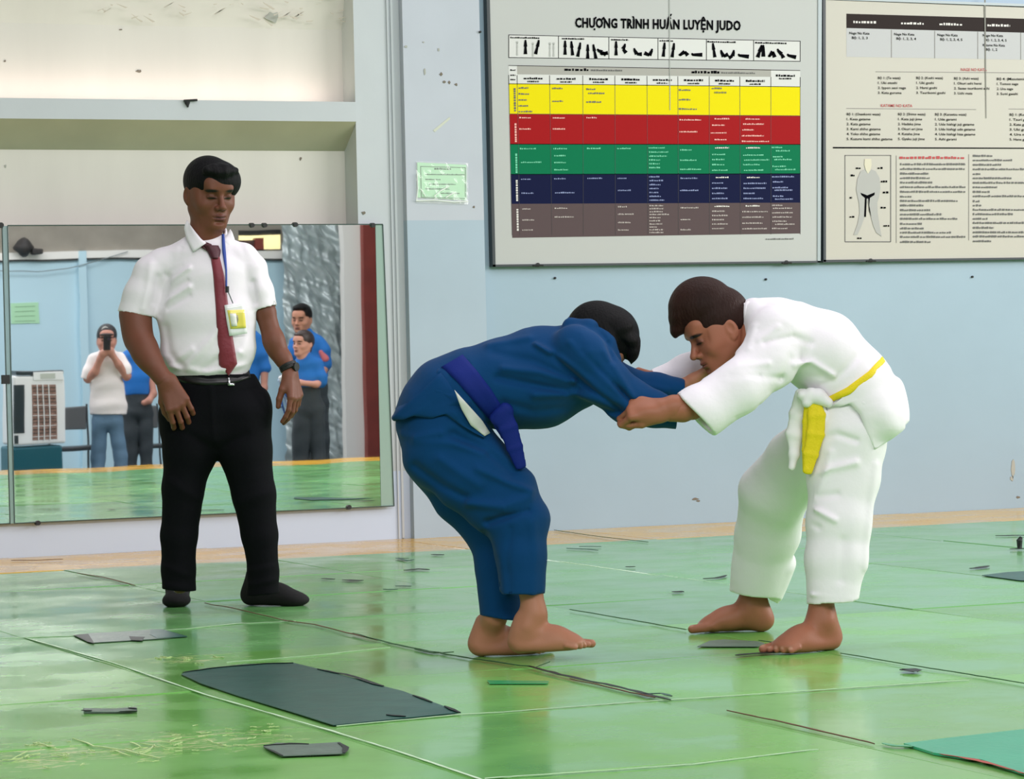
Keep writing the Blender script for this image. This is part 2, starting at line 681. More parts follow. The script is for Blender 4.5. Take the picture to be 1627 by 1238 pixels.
nails = [(762, 51, .05, 'black nail head on the column beside the upper left of the judo chart'), (881, 442, 0, 'small dark nail head under the left part of the judo chart'),
         (1216, 444, 0, 'faint small nail head under the right part of the judo chart'), (1544, 440, 0, 'dark nail head under the black and white rules board'),
         (297, 163, .012, 'dark rusty spike sticking out of the top of the wall beam')]
for (px, py, dy, lb) in nails:
    q = MB()
    c0 = WP(px, py, WY - dy)
    rr = .006 if px != 297 else .013
    q.tube([c0 + (0, .004, 0), c0 - (0, .012, 0), c0 - (0, .014, 0)], [rr, rr, rr * .6], m_dark, 10)
    if px == 297:
        q.tube([c0 + (-.02, -.012, .008), c0 + (.05, -.015, .012)], .006, m_dark, 6)
        q.tube([c0 - (0, .01, 0), c0 + (0, -.012, -.025)], [.012, .004], m_dark, 6)
    tag(q.build('nail'), lb, 'nail')

# ------------------------------------------------------------------ floor: 1 m mats, 2 cm apart in height at most
m_mat = mat('green_mat_vinyl', (122, 186, 112), 0.3, attr=True, var=(2.2, 0.04), spec=0.5)
nt = m_mat.node_tree
bs = nt.nodes['Principled BSDF']
tc = nt.nodes.new('ShaderNodeTexCoord')
# soft dents and fine grain
n1 = nt.nodes.new('ShaderNodeTexNoise'); n1.inputs['Scale'].default_value = 1.6; n1.inputs['Detail'].default_value = 3
n2 = nt.nodes.new('ShaderNodeTexNoise'); n2.inputs['Scale'].default_value = 130; n2.inputs['Detail'].default_value = 2
nt.links.new(tc.outputs['Object'], n1.inputs['Vector']); nt.links.new(tc.outputs['Object'], n2.inputs['Vector'])
b1 = nt.nodes.new('ShaderNodeBump'); b1.inputs['Strength'].default_value = 0.18; b1.inputs['Distance'].default_value = 0.010
b2 = nt.nodes.new('ShaderNodeBump'); b2.inputs['Strength'].default_value = 0.03; b2.inputs['Distance'].default_value = 0.002
nt.links.new(n1.outputs['Fac'], b1.inputs['Height']); nt.links.new(n2.outputs['Fac'], b2.inputs['Height'])
nt.links.new(b1.outputs[0], b2.inputs['Normal']); nt.links.new(b2.outputs[0], bs.inputs['Normal'])
# worn, scuffed places show as rougher paler flakes
n3 = nt.nodes.new('ShaderNodeTexNoise'); n3.inputs['Scale'].default_value = 3.0; n3.inputs['Detail'].default_value = 5
mr = nt.nodes.new('ShaderNodeMapRange'); mr.inputs['From Min'].default_value = .35; mr.inputs['From Max'].default_value = .7
mr.inputs['To Min'].default_value = .12; mr.inputs['To Max'].default_value = .28
nt.links.new(tc.outputs['Object'], n3.inputs['Vector']); nt.links.new(n3.outputs['Fac'], mr.inputs['Value']); nt.links.new(mr.outputs[0], bs.inputs['Roughness'])

# scuffed-through vinyl in the near left mats (a worn place of its own)
ns = nt.nodes.new('ShaderNodeTexNoise'); ns.inputs['Scale'].default_value = 9; ns.inputs['Detail'].default_value = 7; ns.inputs['Roughness'].default_value = .7; ns.inputs['Distortion'].default_value = 1.2
mps = nt.nodes.new('ShaderNodeMapping'); mps.inputs['Rotation'].default_value = (0, 0, .5); mps.inputs['Scale'].default_value = (1, 3.2, 1)
nt.links.new(tc.outputs['Object'], mps.inputs[0]); nt.links.new(mps.outputs[0], ns.inputs['Vector'])
msk = None
for (cx, cy, rr) in [(*FP(330, 1176)[:2], .42), (*FP(40, 1200)[:2], .45), (*FP(220, 1190)[:2], .3), (*FP(290, 1047)[:2], .3)]:
    dn = nt.nodes.new('ShaderNodeVectorMath'); dn.operation = 'DISTANCE'; dn.inputs[1].default_value = (float(cx), float(cy), 0)
    nt.links.new(tc.outputs['Object'], dn.inputs[0])
    m1 = nt.nodes.new('ShaderNodeMapRange'); m1.inputs['From Min'].default_value = rr; m1.inputs['From Max'].default_value = rr * .35; m1.inputs['To Max'].default_value = .16
    nt.links.new(dn.outputs['Value'], m1.inputs['Value'])
    if msk is None:
        msk = m1.outputs[0]
    else:
        mm_ = nt.nodes.new('ShaderNodeMath'); mm_.operation = 'MAXIMUM'; nt.links.new(msk, mm_.inputs[0]); nt.links.new(m1.outputs[0], mm_.inputs[1]); msk = mm_.outputs[0]
ad = nt.nodes.new('ShaderNodeMath'); ad.operation = 'ADD'; nt.links.new(ns.outputs['Fac'], ad.inputs[0]); nt.links.new(msk, ad.inputs[1])
st = nt.nodes.new('ShaderNodeMapRange'); st.inputs['From Min'].default_value = .69; st.inputs['From Max'].default_value = .72
nt.links.new(ad.outputs[0], st.inputs['Value'])
mxs = nt.nodes.new('ShaderNodeMix'); mxs.data_type = 'RGBA'
lk = bs.inputs['Base Color'].links[0]; srcs = lk.from_socket
nt.links.new(st.outputs[0], mxs.inputs['Factor']); nt.links.new(srcs, mxs.inputs[6]); mxs.inputs[7].default_value = (*srgb((196, 214, 150)), 1)
nt.links.new(mxs.outputs[2], bs.inputs['Base Color'])
YF = 3.55          # front edge of the matted platform
xe = [-2.3 + 1.02 * i for i in range(16)]
xe = [2.71 + 1.02 * i for i in range(-5, 11)]
ye = [3.55, 4.55, 5.45, 6.45, 7.58, 8.6, 9.6, 10.6, 11.65, 12.7, 13.78, WY]
rg = random.Random(11)
V, Fc, Cc = [], [], []
for i in range(len(xe) - 1):
    for j in range(len(ye) - 1):
        x0, x1, y0, y1 = xe[i], xe[i + 1], ye[j], ye[j + 1]
        if x1 > XR:
            x1 = XR
        if x0 >= XR:
            continue
        g = .0012
        x0 += g; x1 -= g; y0 += g; y1 -= g
        zc_ = [rg.uniform(-.005, -.0005) for _ in range(4)]
        bl = (len(V))
        e = .0014
        top = [(x0 + e, y0 + e, zc_[0]), (x1 - e, y0 + e, zc_[1]), (x1 - e, y1 - e, zc_[2]), (x0 + e, y1 - e, zc_[3])]
        mid = [(x0 + e * .3, y0 + e * .3, zc_[0] - .002), (x1 - e * .3, y0 + e * .3, zc_[1] - .002), (x1 - e * .3, y1 - e * .3, zc_[2] - .002), (x0 + e * .3, y1 - e * .3, zc_[3] - .002)]
        low = [(x0, y0, -.03), (x1, y0, -.03), (x1, y1, -.03), (x0, y1, -.03)]
        V += top + mid + low
        Fc += [(bl, bl + 1, bl + 2, bl + 3)]
        for r_ in (0, 4):
            for k in range(4):
                k2 = (k + 1) % 4
                Fc.append((bl + r_ + k, bl + r_ + 4 + k, bl + r_ + 4 + k2, bl + r_ + k2))
        if j in (0, len(ye) - 2):
            base = (228, 176, 58)
        else:
            base = (118, 182, 92)
            if x0 > 6 or y0 > 9.5:
                base = (114, 178, 106)
        tn = rg.uniform(.94, 1.05)
        lin = srgb(tuple(min(255, q * tn) for q in base))
        Cc += [lin] * 12
me = bpy.data.meshes.new('floor')
me.from_pydata(V, [], Fc)
at = me.color_attributes.new('Col', 'FLOAT_COLOR', 'POINT')
at.data.foreach_set('color', [q for c_ in Cc for q in (*c_, 1)])
me.materials.append(m_mat)
fo = bpy.data.objects.new('floor', me)
COL.objects.link(fo)
fo['kind'] = 'structure'
u = MB()
u.box((XL, YF, ZL), (XR, WY, -.012), mat('mat_underlay', (84, 124, 74), 0.9))
u.build('floor_platform', structure=True)
u = MB()
u.quad((XL, YR, ZL), (XR, YR, ZL), (XR, YF, ZL), (XL, YF, ZL), m_lowfloor)
u.build('floor_lower', structure=True)
# side walls and rear wall of the hall
u = MB()
u.quad((XR, YR, ZL), (XR, WY, ZL), (XR, WY, 1.3), (XR, YR, 1.3), m_wall_blue)
u.quad((XR, YR, 3.6), (XR, WY, 3.6), (XR, WY, ZTOP), (XR, YR, ZTOP), m_wall_up)
for y in (YR, 0.6, 4.4, 8.2, 12.0):
    u.box((XR, y, 1.3), (XR + .2, y + .6, 3.6), m_wall_up)
u.build('wall_right', structure=True)
u = MB()
u.quad((XL, YR, ZL), (XL, WY, ZL), (XL, WY, ZTOP), (XL, YR, ZTOP), m_wall_up)
u.build('wall_left', structure=True)
# ================================================================== boards on the wall
PB = WY - .045       # face of the boards
m_board = mat('board_white', (184, 186, 184), 0.5, spec=.25, var=(.9, 0.03))
m_frame = mat('board_frame_dark', (44, 54, 58), 0.45)
m_frame_l = mat('board_edge_grey', (160, 172, 176), 0.4)
m_ink = mat('black_ink', (12, 12, 16), 0.85, spec=.02)


def bq(mb, pts, m, dy=0.0, th=None):
    P = [WP(x, y, PB - dy) for (x, y) in pts]
    if th:
        mb.prism(P, (0, th, 0), m)
    else:
        mb.quad(*P, m)


def bar(mb, x, y, w_, h_, m, dy=.003, slope=0.0):
    bq(mb, [(x, y), (x + w_, y + slope * w_), (x + w_, y + h_ + slope * w_), (x, y + h_)], m, dy)


def scribble(mb, x, y, w_, h_, m, dy=.003, slope=0.0, seed=0):
    """a line of print too small to read: broken runs of ink"""
    rg = random.Random(int(x * 13 + y * 7 + seed))
    q = x
    while q < x + w_:
        L = rg.uniform(.5, 1.3) * h_
        L = min(L, x + w_ - q)
        hh = h_ * rg.uniform(.6, 1.0)
        bar(mb, q, y + slope * (q - x) + (h_ - hh), L, hh, m, dy)
        q += L + rg.uniform(.12, .5) * h_


FONT = None
def lettering(name, items, parent, m, dy=.004, bold=0.0, space=1.0):
    """items: (text, px, py_baseline, height_px, width_px or None, slope) ; joined to one mesh"""
    V, Fc = [], []
    base = np.array(parent.location)
    for it in items:
        txt, px, py, hp = it[0], it[1], it[2], it[3]
        wpx = it[4] if len(it) > 4 else None
        sl = it[5] if len(it) > 5 else 0.0
        cu = bpy.data.curves.new('t', 'FONT')
        cu.body = txt
        cu.size = 1.0
        cu.resolution_u = 2
        cu.offset = bold
        cu.space_character = space
        to = bpy.data.objects.new('t', cu)
        COL.objects.link(to)
        dg = bpy.context.evaluated_depsgraph_get()
        tm = bpy.data.meshes.new_from_object(to.evaluated_get(dg))
        n0 = len(V)
        co = np.array([v.co[:] for v in tm.vertices])
        if len(co) == 0:
            bpy.data.objects.remove(to)
            continue
        wu = co[:, 0].max() - co[:, 0].min()
        cap = 0.72
        sx = (wpx / wu) if wpx else hp / cap
        for q in co:
            x = px + (q[0] - co[:, 0].min()) * sx
            y = py - q[1] * hp / cap + sl * (x - px)
            V.append(tuple(WP(x, y, PB - dy) - base))
        Fc += [tuple(n0 + i for i in p.vertices) for p in tm.polygons]
        bpy.data.objects.remove(to)
        bpy.data.curves.remove(cu)
        bpy.data.meshes.remove(tm)
    me = bpy.data.meshes.new(name)
    me.from_pydata(V, [], Fc)
    me.materials.append(m)
    o = bpy.data.objects.new(name, me)
    COL.objects.link(o)
    o.parent = parent
    return o


# ---- judo training chart
ch = empty('training_chart', WP(1044, 421, WY - .02))
tag(ch, 'framed judo training chart with yellow, red, green, navy and brown rows on the blue wall', 'poster')
b = MB()
bq(b, [(777, -14), (1303, -6), (1301, 415), (786, 421)], m_board, 0, .03)
b.build('board', ch)
b = MB()
bq(b, [(773, -18), (778, -18), (787.5, 424), (783, 424)], m_frame, .006, .045)
bq(b, [(783, 420.5), (1304, 414.5), (1304, 417.5), (783, 424)], m_frame, .006, .045)
bq(b, [(773, -18), (1306, -10), (1306, -6), (773, -14)], m_frame, .006, .045)
bq(b, [(1300, -10), (1306, -10), (1304, 417), (1299, 417)], m_frame_l, .006, .045)
b.build('frame', ch)
for (px, py) in ((855, 421), (1250, 417)):
    q = MB()
    c0 = WP(px, py, PB - .008)
    q.tube([c0 + (0, .03, 0), c0], [.01, .012], m_dark, 8)
    q.tube([c0 + (-.03, 0, -.004), c0 + (.03, 0, -.004)], .005, m_dark, 6)
    q.build('bracket', ch)

C_Y, C_R, C_G, C_N, C_B = (228, 212, 4), (158, 20, 24), (0, 112, 74), (12, 20, 58), (90, 76, 78)
mY, mR, mG, mN, mB = [mat('row_' + n, c_, .55, spec=.08) for n, c_ in (('yellow', C_Y), ('red', C_R), ('green', C_G), ('navy', C_N), ('brown', C_B))]
m_sheet = mat('sheet_white', (212, 212, 210), .55, spec=.08)
m_hgrey = mat('header_grey', (168, 166, 160), .55, spec=.08)
m_line = mat('table_line', (120, 120, 60), .6)
xs_t = [808, 821.5, 873, 926, 977, 1028, 1077, 1127, 1175.5, 1225, 1271.5]
xs_b = [814, 826, 877, 927, 978, 1029.5, 1078, 1127.5, 1176.5, 1225, 1271.5]


def X(i, y):
    t = (y - 104) / (378 - 104)
    return xs_t[i] + (xs_b[i] - xs_t[i]) * t


def row(mb, yl0, yr0, yl1, yr1, m, dy=.001, a=0, z=10):
    fy = lambda yl, yr, x: yl + (yr - yl) * (x - 808) / 464
    x00, x10, x01, x11 = X(a, yl0), X(z, yr0), X(a, yl1), X(z, yr1)
    bq(mb, [(x00, fy(yl0, yr0, x00)), (x10, fy(yl0, yr0, x10)), (x11, fy(yl1, yr1, x11)), (x01, fy(yl1, yr1, x01))], m, dy)


b = MB()
row(b, 104, 112, 133, 138, m_sheet, .0008)
row(b, 104, 111, 118, 122.5, m_hgrey, .0012, 1, 9)
row(b, 133, 138, 181, 184, mY)
row(b, 181, 184, 229, 229.5, mR)
row(b, 229, 229.5, 277, 276, mG)
row(b, 277, 276, 324, 322, mN)
row(b, 324, 322, 378, 371, mB)
# column rules
for i in range(0, 11):
    for (y0, y1, m) in ((119, 135, m_ink), (135, 183, m_line), (183, 229, mat('rule_red', (120, 20, 24), .6)), (229, 276, mat('rule_green', (0, 84, 60), .6)), (276, 323, mat('rule_navy', (8, 12, 40), .6)), (323, 374, mat('rule_brown', (60, 50, 52), .6))):
        xx0, xx1 = X(i, y0), X(i, y1)
        o_ = (i / 10.0) * 4 * (1 - (y0 - 104) / 140)
        bq(b, [(xx0 - .4, y0 + o_), (xx0 + .4, y0 + o_), (xx1 + .4, y1 + o_ * .8), (xx1 - .4, y1 + o_ * .8)], m, .002)
for (yl, yr, m) in ((104, 112, m_ink), (133, 138, m_ink), (181, 184, mat('rule_mix', (90, 60, 20), .6)), (229, 229.5, m_ink), (277, 276, m_ink)):
    row(b, yl - .4, yr - .4, yl + .5, yr + .5, m, .0022)
# sequence strip of throws and falls
bq(b, [(808, 55), (1272, 65), (1272, 97), (808, 91)], m_sheet, .0008)
for a_, c_ in (((808, 55), (1272, 65)), ((808, 91), (1272, 97))):
    bq(b, [a_, c_, (c_[0], c_[1] + .9), (a_[0], a_[1] + .9)], m_ink, .002)
for x in (808, 887, 967, 1045, 1122, 1197, 1271):
    y0 = 55 + (x - 808) * 10 / 464
    y1 = 91 + (x - 808) * 6 / 464
    bq(b, [(x, y0), (x + .9, y0), (x + .9, y1), (x, y1)], m_ink, .002)
b.build('printed_table', ch)

# silhouettes
def sil(mb, pts, r, m, dy=.0035):
    """a bent figure as a stroke with a round head"""
    for i in range(len(pts) - 1):
        (x0, y0), (x1, y1) = pts[i], pts[i + 1]
        dx, dy_ = x1 - x0, y1 - y0
        L = math.hypot(dx, dy_) + 1e-6
        nx_, ny_ = -dy_ / L * r, dx / L * r
        bq(mb, [(x0 + nx_ * .6, y0 + ny_ * .6), (x1 + nx_, y1 + ny_), (x1 - nx_, y1 - ny_), (x0 - nx_ * .6, y0 - ny_ * .6)], m, dy)
    x, y = pts[0]
    P = [WP(x + 1.7 * math.cos(a * .785), y - 1 + 1.9 * math.sin(a * .785), PB - dy) for a in range(8)]
    mb.add(P, [tuple(range(8))], m)


def fig_(P_, r, m):
    q = MB()
    sil(q, P_, r, m)
    q.build('drawn_figure', ch)


mgh = mat('faint_grey_ink', (176, 178, 174), .6)
up = lambda x, y, l=0: [(x, y), (x + l * .4, y + 8), (x + l, y + 20)]
for (x, y, l) in ((835, 66, 0), (856, 66, -5)):
    fig_(up(x, y, l), 2.8, m_ink)
for (x, y) in ((822, 68), (847, 70), (874, 70), (880, 70)):
    fig_(up(x, y), 1.2, mgh)
for (x, y, l) in ((898, 67, 0), (908, 68, 2), (922, 70, -4), (934, 73, 0), (943, 73, 4), (979, 68, 0), (1056, 70, -2), (1071, 71, -3), (1133, 71, 3)):
    fig_(up(x, y, l), 2.7, m_ink)
for P_ in ([(950, 80), (957, 83), (963, 87)], [(955, 86), (966, 84)], [(993, 72), (990, 78), (995, 84)], [(1008, 79), (1012, 86), (1020, 86)], [(1036, 80), (1032, 88), (1024, 84)],
           [(1080, 88), (1088, 82), (1093, 88)], [(1100, 87), (1116, 87)], [(1146, 82), (1150, 90), (1157, 86)], [(1166, 82), (1164, 89), (1158, 92)], [(1174, 88), (1190, 90)],
           [(1210, 74), (1207, 82), (1204, 91)], [(1213, 74), (1213, 90)], [(1222, 90), (1228, 82), (1231, 91)], [(1236, 80), (1242, 86), (1245, 92)], [(1252, 88), (1265, 91)]):
    fig_(P_, 3.2, m_ink)
for (x, w_) in ((811, 46), (893, 36), (971, 28), (1048, 22), (1124, 46), (1200, 50)):
    y = 58 + (x - 808) * 10 / 464
    b = MB()
    scribble(b, x, y, w_, 2.6, m_ink, .0035, .0215)
    b.build('strip_caption', ch)

# print inside the table cells
b = MB()
mW = mat('print_white', (214, 210, 206), .5)
mGc = mat('print_mint', (96, 196, 156), .5)
mNc = mat('print_blue', (120, 132, 176), .5)
mBc = mat('print_grey', (168, 158, 154), .5)
mPc = mat('print_pink', (232, 170, 160), .5)
# header print
for i in range(1, 9):
    xm = (xs_t[i] + xs_t[i + 1]) / 2
    y = 122 + (xm - 808) * 5.5 / 464
    scribble(b, xm - 15, y, 30, 3.4, m_ink, .0035, .012)
    scribble(b, xm - 9, y + 5.5, 18, 2.6, m_ink, .0035, .012)
scribble(b, 1233, 118, 30, 3.6, m_ink, .0035, .012)
scribble(b, 1238, 123.5, 20, 2.4, m_ink, .0035, .012)
scribble(b, 897, 108, 38, 4.4, m_ink, .0035, .012)
scribble(b, 939, 110, 50, 2.8, mat('grey_ink', (96, 96, 94), .6), .0035, .012)
scribble(b, 1099, 112, 44, 4.4, m_ink, .0035, .012)
scribble(b, 1146, 114, 54, 2.8, MATS['grey_ink'], .0035, .012)
for y in (110, 118, 125):
    scribble(b, 811, y, 8, 2.4, m_ink, .0035)
S1 = 2.958
Yl = [(190, 412, 45), (190, 440, 50), (190, 468, 38), (190, 496, 46), (190, 523, 64), (348, 414, 48), (348, 474, 50), (508, 418, 42), (517, 437, 76), (508, 478, 70),
      (943, 422, 56), (943, 467, 54), (943, 511, 84), (1098, 414, 46), (1110, 434, 56)]
for (x, y, w_) in Yl:
    scribble(b, 760 + x / S1, y / S1 - 1.2, w_ / S1, 2.8, MATS['grey_ink'] if x != 1110 else m_line, .0035, .006)
Rl = [(192, 553, 54), (192, 606, 54), (350, 554, 56), (350, 606, 60), (508, 553, 48), (945, 563, 102), (945, 619, 84), (1110, 558, 70), (1098, 588, 60), (1092, 624, 74), (1110, 656, 56),
      (1255, 559, 68), (1244, 583, 98), (1240, 610, 54), (1238, 638, 104), (1238, 664, 130)]
for (x, y, w_) in Rl:
    scribble(b, 760 + x / S1, y / S1 - 1.2, w_ / S1, 2.3, mPc, .0035, .002)
G = [(195, 107, 76), (200, 171, 96), (352, 107, 66), (356, 140, 54), (356, 172, 56), (356, 206, 66), (510, 106, 66), (652, 106, 64), (800, 103, 76), (802, 123, 90), (802, 142, 84), (802, 160, 52), (802, 178, 50), (802, 196, 52),
     (948, 113, 54), (948, 161, 78), (948, 204, 100), (1112, 103, 66), (1098, 134, 62), (1098, 158, 58), (1098, 182, 60), (1098, 208, 74), (1258, 103, 66), (1244, 137, 96), (1248, 160, 118), (1244, 182, 78), (1248, 208, 92),
     (1378, 101, 50), (1398, 117, 66), (1384, 145, 46), (1390, 158, 84), (1382, 190, 64), (1394, 205, 96)]
N = [(200, 250, 46), (203, 316, 56), (356, 248, 54), (360, 314, 92), (512, 246, 70), (654, 246, 42), (656, 303, 60), (802, 239, 50), (804, 257, 64), (804, 276, 52), (804, 294, 44), (804, 313, 42), (804, 331, 54), (804, 349, 70),
     (950, 246, 80), (948, 303, 86), (1116, 242, 60), (1098, 268, 54), (1098, 293, 72), (1098, 317, 56), (1098, 341, 74), (1262, 242, 60), (1246, 270, 108), (1246, 293, 104), (1246, 317, 54), (1246, 341, 92),
     (1380, 239, 104), (1384, 263, 48), (1382, 290, 74), (1392, 302, 84), (1384, 330, 50), (1394, 344, 84)]
Bn = [(206, 390, 40), (206, 442, 56), (206, 489, 50), (358, 387, 60), (358, 428, 90), (656, 380, 42), (656, 415, 76), (656, 454, 62), (656, 489, 52), (804, 375, 66), (804, 389, 66), (804, 403, 64), (804, 416, 92), (804, 431, 54),
      (804, 446, 50), (804, 461, 60), (804, 475, 38), (804, 488, 66), (804, 501, 68), (950, 385, 84), (950, 440, 46), (950, 488, 48), (1110, 378, 70), (1098, 401, 60), (1098, 421, 76), (1098, 441, 56), (1098, 461, 76), (1098, 482, 56),
      (1256, 376, 68), (1240, 403, 120), (1240, 429, 100), (1240, 457, 96), (1240, 483, 116), (1380, 373, 52), (1384, 387, 90), (1380, 408, 98), (1382, 428, 92), (1382, 448, 66), (1394, 462, 92), (1380, 482, 72)]
for L_, m in ((G, mGc), (N, mNc), (Bn, mBc)):
    for (x, y, w_) in L_:
        mm = mW if (w_ in (66, 60, 70, 68) and x in (1112, 1116, 1110, 1258, 1262, 1256)) else m
        scribble(b, 760 + x / S1, 200 + y / S1 - 1.2, w_ / S1, 2.4, mm, .0035, -.006)
for (y0, y1, m) in ((140, 176, MATS['grey_ink']), (196, 224, mPc), (244, 274, mGc), (286, 320, mW), (332, 366, mW)):
    y = y0
    rg = random.Random(y0)
    while y < y1:
        h_ = rg.uniform(2, 4)
        bar(b, 816.3 + (y - 140) * .022, y, 3.0, h_, m, .0035)
        y += h_ + rg.uniform(.5, 1.3)
scribble(b, 1217, 378.5, 44, 2.4, MATS['grey_ink'], .0035, -.01)
b.build('cell_print', ch)
lettering('title_lettering', [('CHUONG TRÌNH HUẤN LUYỆN JUDO', 914, 43, 15, 263, .0185)], ch, m_ink, .004, 0.038, 1.08)
def twidth(tx):
    cu = bpy.data.curves.new('t', 'FONT'); cu.body = tx; cu.offset = .038; cu.space_character = 1.08
    to = bpy.data.objects.new('t', cu); COL.objects.link(to)
    tm = bpy.data.meshes.new_from_object(to.evaluated_get(bpy.context.evaluated_depsgraph_get()))
    co = [v.co[0] for v in tm.vertices]
    bpy.data.objects.remove(to); bpy.data.meshes.remove(tm)
    return max(co) - min(co)
wf = twidth('CHUONG TRÌNH HUẤN LUYỆN JUDO')
b = MB()
for tx in ('CHU', 'CHUO'):
    x = 914 + 263 * twidth(tx) / wf
    y = 43 + .0185 * (x - 914)
    b = MB()
    bq(b, [(x - 2.2, y - 14.5), (x + 1.6, y - 17.5), (x + 2.6, y - 15), (x - .6, y - 11.5)], m_ink, .0042)
    b.build('letter_horn', ch)
b = MB()
bq(b, [(943.5, 45), (946, 45), (946, 48), (943.5, 48)], m_ink, .0042)
b.build('letter_dot', ch)
b = MB()
for (x, y0, y1) in ((1063, -4, 175),):
    bq(b, [(x, y0), (x + 1.4, y0), (x + 2.2, y1), (x + 1.2, y1)], mat('cable_reflection', (150, 156, 150), .5), .0042)  # reflection of a cable, painted as a thin grey line
b.build('crease_or_reflection', ch)

# ---- rules board on the right
rb = empty('rules_board', WP(1470, 414, WY - .02))
tag(rb, 'black and white framed judo rules board with a belted figure drawing, right of the chart', 'poster')
m_board2 = mat('board_white_warm', (194, 190, 180), 0.5, spec=.25, var=(.9, 0.03))
b = MB()
bq(b, [(1312, 0), (1680, 14), (1680, 409), (1312, 413)], m_board2, 0, .03)
b.build('board', rb)
b = MB()
bq(b, [(1307.5, -4), (1312, -4), (1312.5, 416), (1308.5, 416)], m_frame, .006, .045)
bq(b, [(1308, 413), (1680, 408.5), (1680, 411.5), (1308, 417)], m_frame, .006, .045)
bq(b, [(1307.5, -5), (1680, 8), (1680, 12), (1307.5, -1)], m_frame_l, .006, .045)
b.build('frame', rb)
q = MB()
c0 = WP(1384, 414, PB - .008)
q.tube([c0 + (0, .03, 0), c0], [.01, .012], m_dark, 8)
q.tube([c0 + (-.03, 0, -.004), c0 + (.03, 0, -.004)], .005, m_dark, 6)
q.build('bracket', rb)
S3 = 4.828
r3 = lambda x, y: (1290 + x / S3, y / S3)
b = MB()
mdk = mat('header_black', (44, 36, 34), .5, spec=.08)
mlg = mat('header_light_grey', (190, 190, 192), .55, spec=.08)
bq(b, [r3(265, 105), r3(1900, 152), r3(1900, 258), r3(265, 215)], mdk, .001)
bq(b, [r3(265, 215), r3(1900, 250), r3(1900, 462), r3(265, 436)], mlg, .0008)
for x in (608, 940, 1270, 1600):
    bq(b, [r3(x, 222 + (x - 265) * .021), r3(x + 5, 222 + (x - 265) * .021), r3(x + 5, 436 + (x - 265) * .016), r3(x, 436 + (x - 265) * .016)], mat('hair_rule', (130, 128, 124), .6), .002)
for (x0, x1, y) in ((490, 1900, 548), (265, 1260, 830), (1510, 1900, 834)):
    bq(b, [r3(x0, y), r3(x1, y + (x1 - x0) * .008), r3(x1, y + 4 + (x1 - x0) * .008), r3(x0, y + 4)], MATS['hair_rule'], .002)
# divider
bq(b, [(1323.5, 233.6), (1680, 235), (1680, 236.6), (1323.5, 235.8)], m_ink, .002)
S4 = 4.828
r4 = lambda x, y: (1290 + x / S4, 210 + y / S4)
# figure frame
for (x0, y0, x1, y1) in ((252, 176, 608, 181), (256, 838, 604, 845), (252, 176, 257, 842), (602, 176, 608, 842), (646, 180, 650, 850), (1202, 170, 1206, 830)):
    bq(b, [r4(x0, y0), r4(x1, y0), r4(x1, y1), r4(x0, y1)], MATS['hair_rule'] if x0 > 640 else MATS['grey_ink'], .002)
bq(b, [(1563.5, -2), (1566, -2), (1567.5, 188), (1566.5, 188)], mat('cable_reflection2', (110, 110, 100), .5), .0044)  # another reflected cable, put into the colour as a dark line
b.build('printed_panels', rb)
# the drawn figure
b = MB()
mgi = mat('figure_grey', (166, 166, 162), .5)
mhd = mat('figure_skin', (206, 200, 176), .5)
P = lambda L_: [WP(*r4(x, y), PB - .003) for (x, y) in L_]
body = [(405, 285), (375, 300), (350, 360), (340, 440), (352, 500), (362, 545), (366, 620), (352, 700), (320, 790), (352, 785), (380, 720), (408, 640), (428, 520), (445, 620), (472, 720), (495, 772), (535, 800), (520, 720), (505, 620), (502, 540),
        (515, 500), (526, 430), (518, 350), (490, 300), (455, 285), (430, 320)]
b.add(P(body), [tuple(range(len(body)))], mgi)
b.add([p - np.array([0, .0006, 0]) for p in P([(405, 205), (455, 205), (458, 250), (450, 290), (430, 320), (412, 290), (402, 250)])], [tuple(range(7))], mhd)
b.add([p - np.array([0, .0006, 0]) for p in P([(372, 465), (425, 485), (482, 462), (480, 482), (445, 505), (440, 560), (455, 650), (438, 600), (432, 510), (420, 510), (415, 650), (400, 650), (406, 505), (380, 484)])], [tuple(range(14))], m_ink)
for (x, y, w_) in ((338, 275, 40), (505, 274, 44), (298, 331, 30), (530, 378, 50), (545, 462, 50), (290, 502, 18), (528, 578, 44), (290, 648, 38), (550, 717, 44), (348, 812, 36)):
    xx, yy = r4(x, y)
    scribble(b, xx, yy - 1.6, w_ / S4, 3.2, m_ink, .0035)
b.build('figure_drawing', rb)
b = MB()
rg = random.Random(3)
L1 = [(246, 500), (282, 500), (318, 218), (352, 226), (386, 246), (421, 500), (457, 500), (494, 94), (527, 440), (562, 178), (598, 230), (631, 320), (664, 438), (703, 166), (738, 180), (770, 390), (803, 500), (842, 232)]
for (y, w_) in L1:
    xx, yy = r4(678, y)
    scribble(b, xx, yy - 1.9, w_ / S4, 3.4, MATS['grey_ink'], .0035)
b.build('fine_print', rb)
b = MB()
L2 = [(182, 150), (215, 300), (250, 216), (284, 460), (321, 56), (353, 300), (388, 460), (422, 186), (458, 130), (491, 460), (530, 56), (562, 64), (595, 460), (629, 306), (664, 112), (696, 460), (733, 160), (768, 460), (800, 460), (836, 140)]
for (y, w_) in L2:
    xx, yy = r4(1236, y)
    scribble(b, xx, yy - 1.9, w_ / S4, 3.4, MATS['grey_ink'], .0035)
b.build('fine_print', rb)
for x in (318, 684, 978, 1346, 1720):
    b = MB()
    xx, yy = r3(x, 158 + (x - 318) * .024)
    scribble(b, xx, yy, 36, 4.0, mW, .0035, .02)
    b.build('header_print', rb)
b = MB()
xx, yy = r4(672, 184)
scribble(b, xx, yy, 104, 4.4, mat('red_ink', (176, 40, 38), .5), .0035)
b.build('red_heading', rb)
it = []
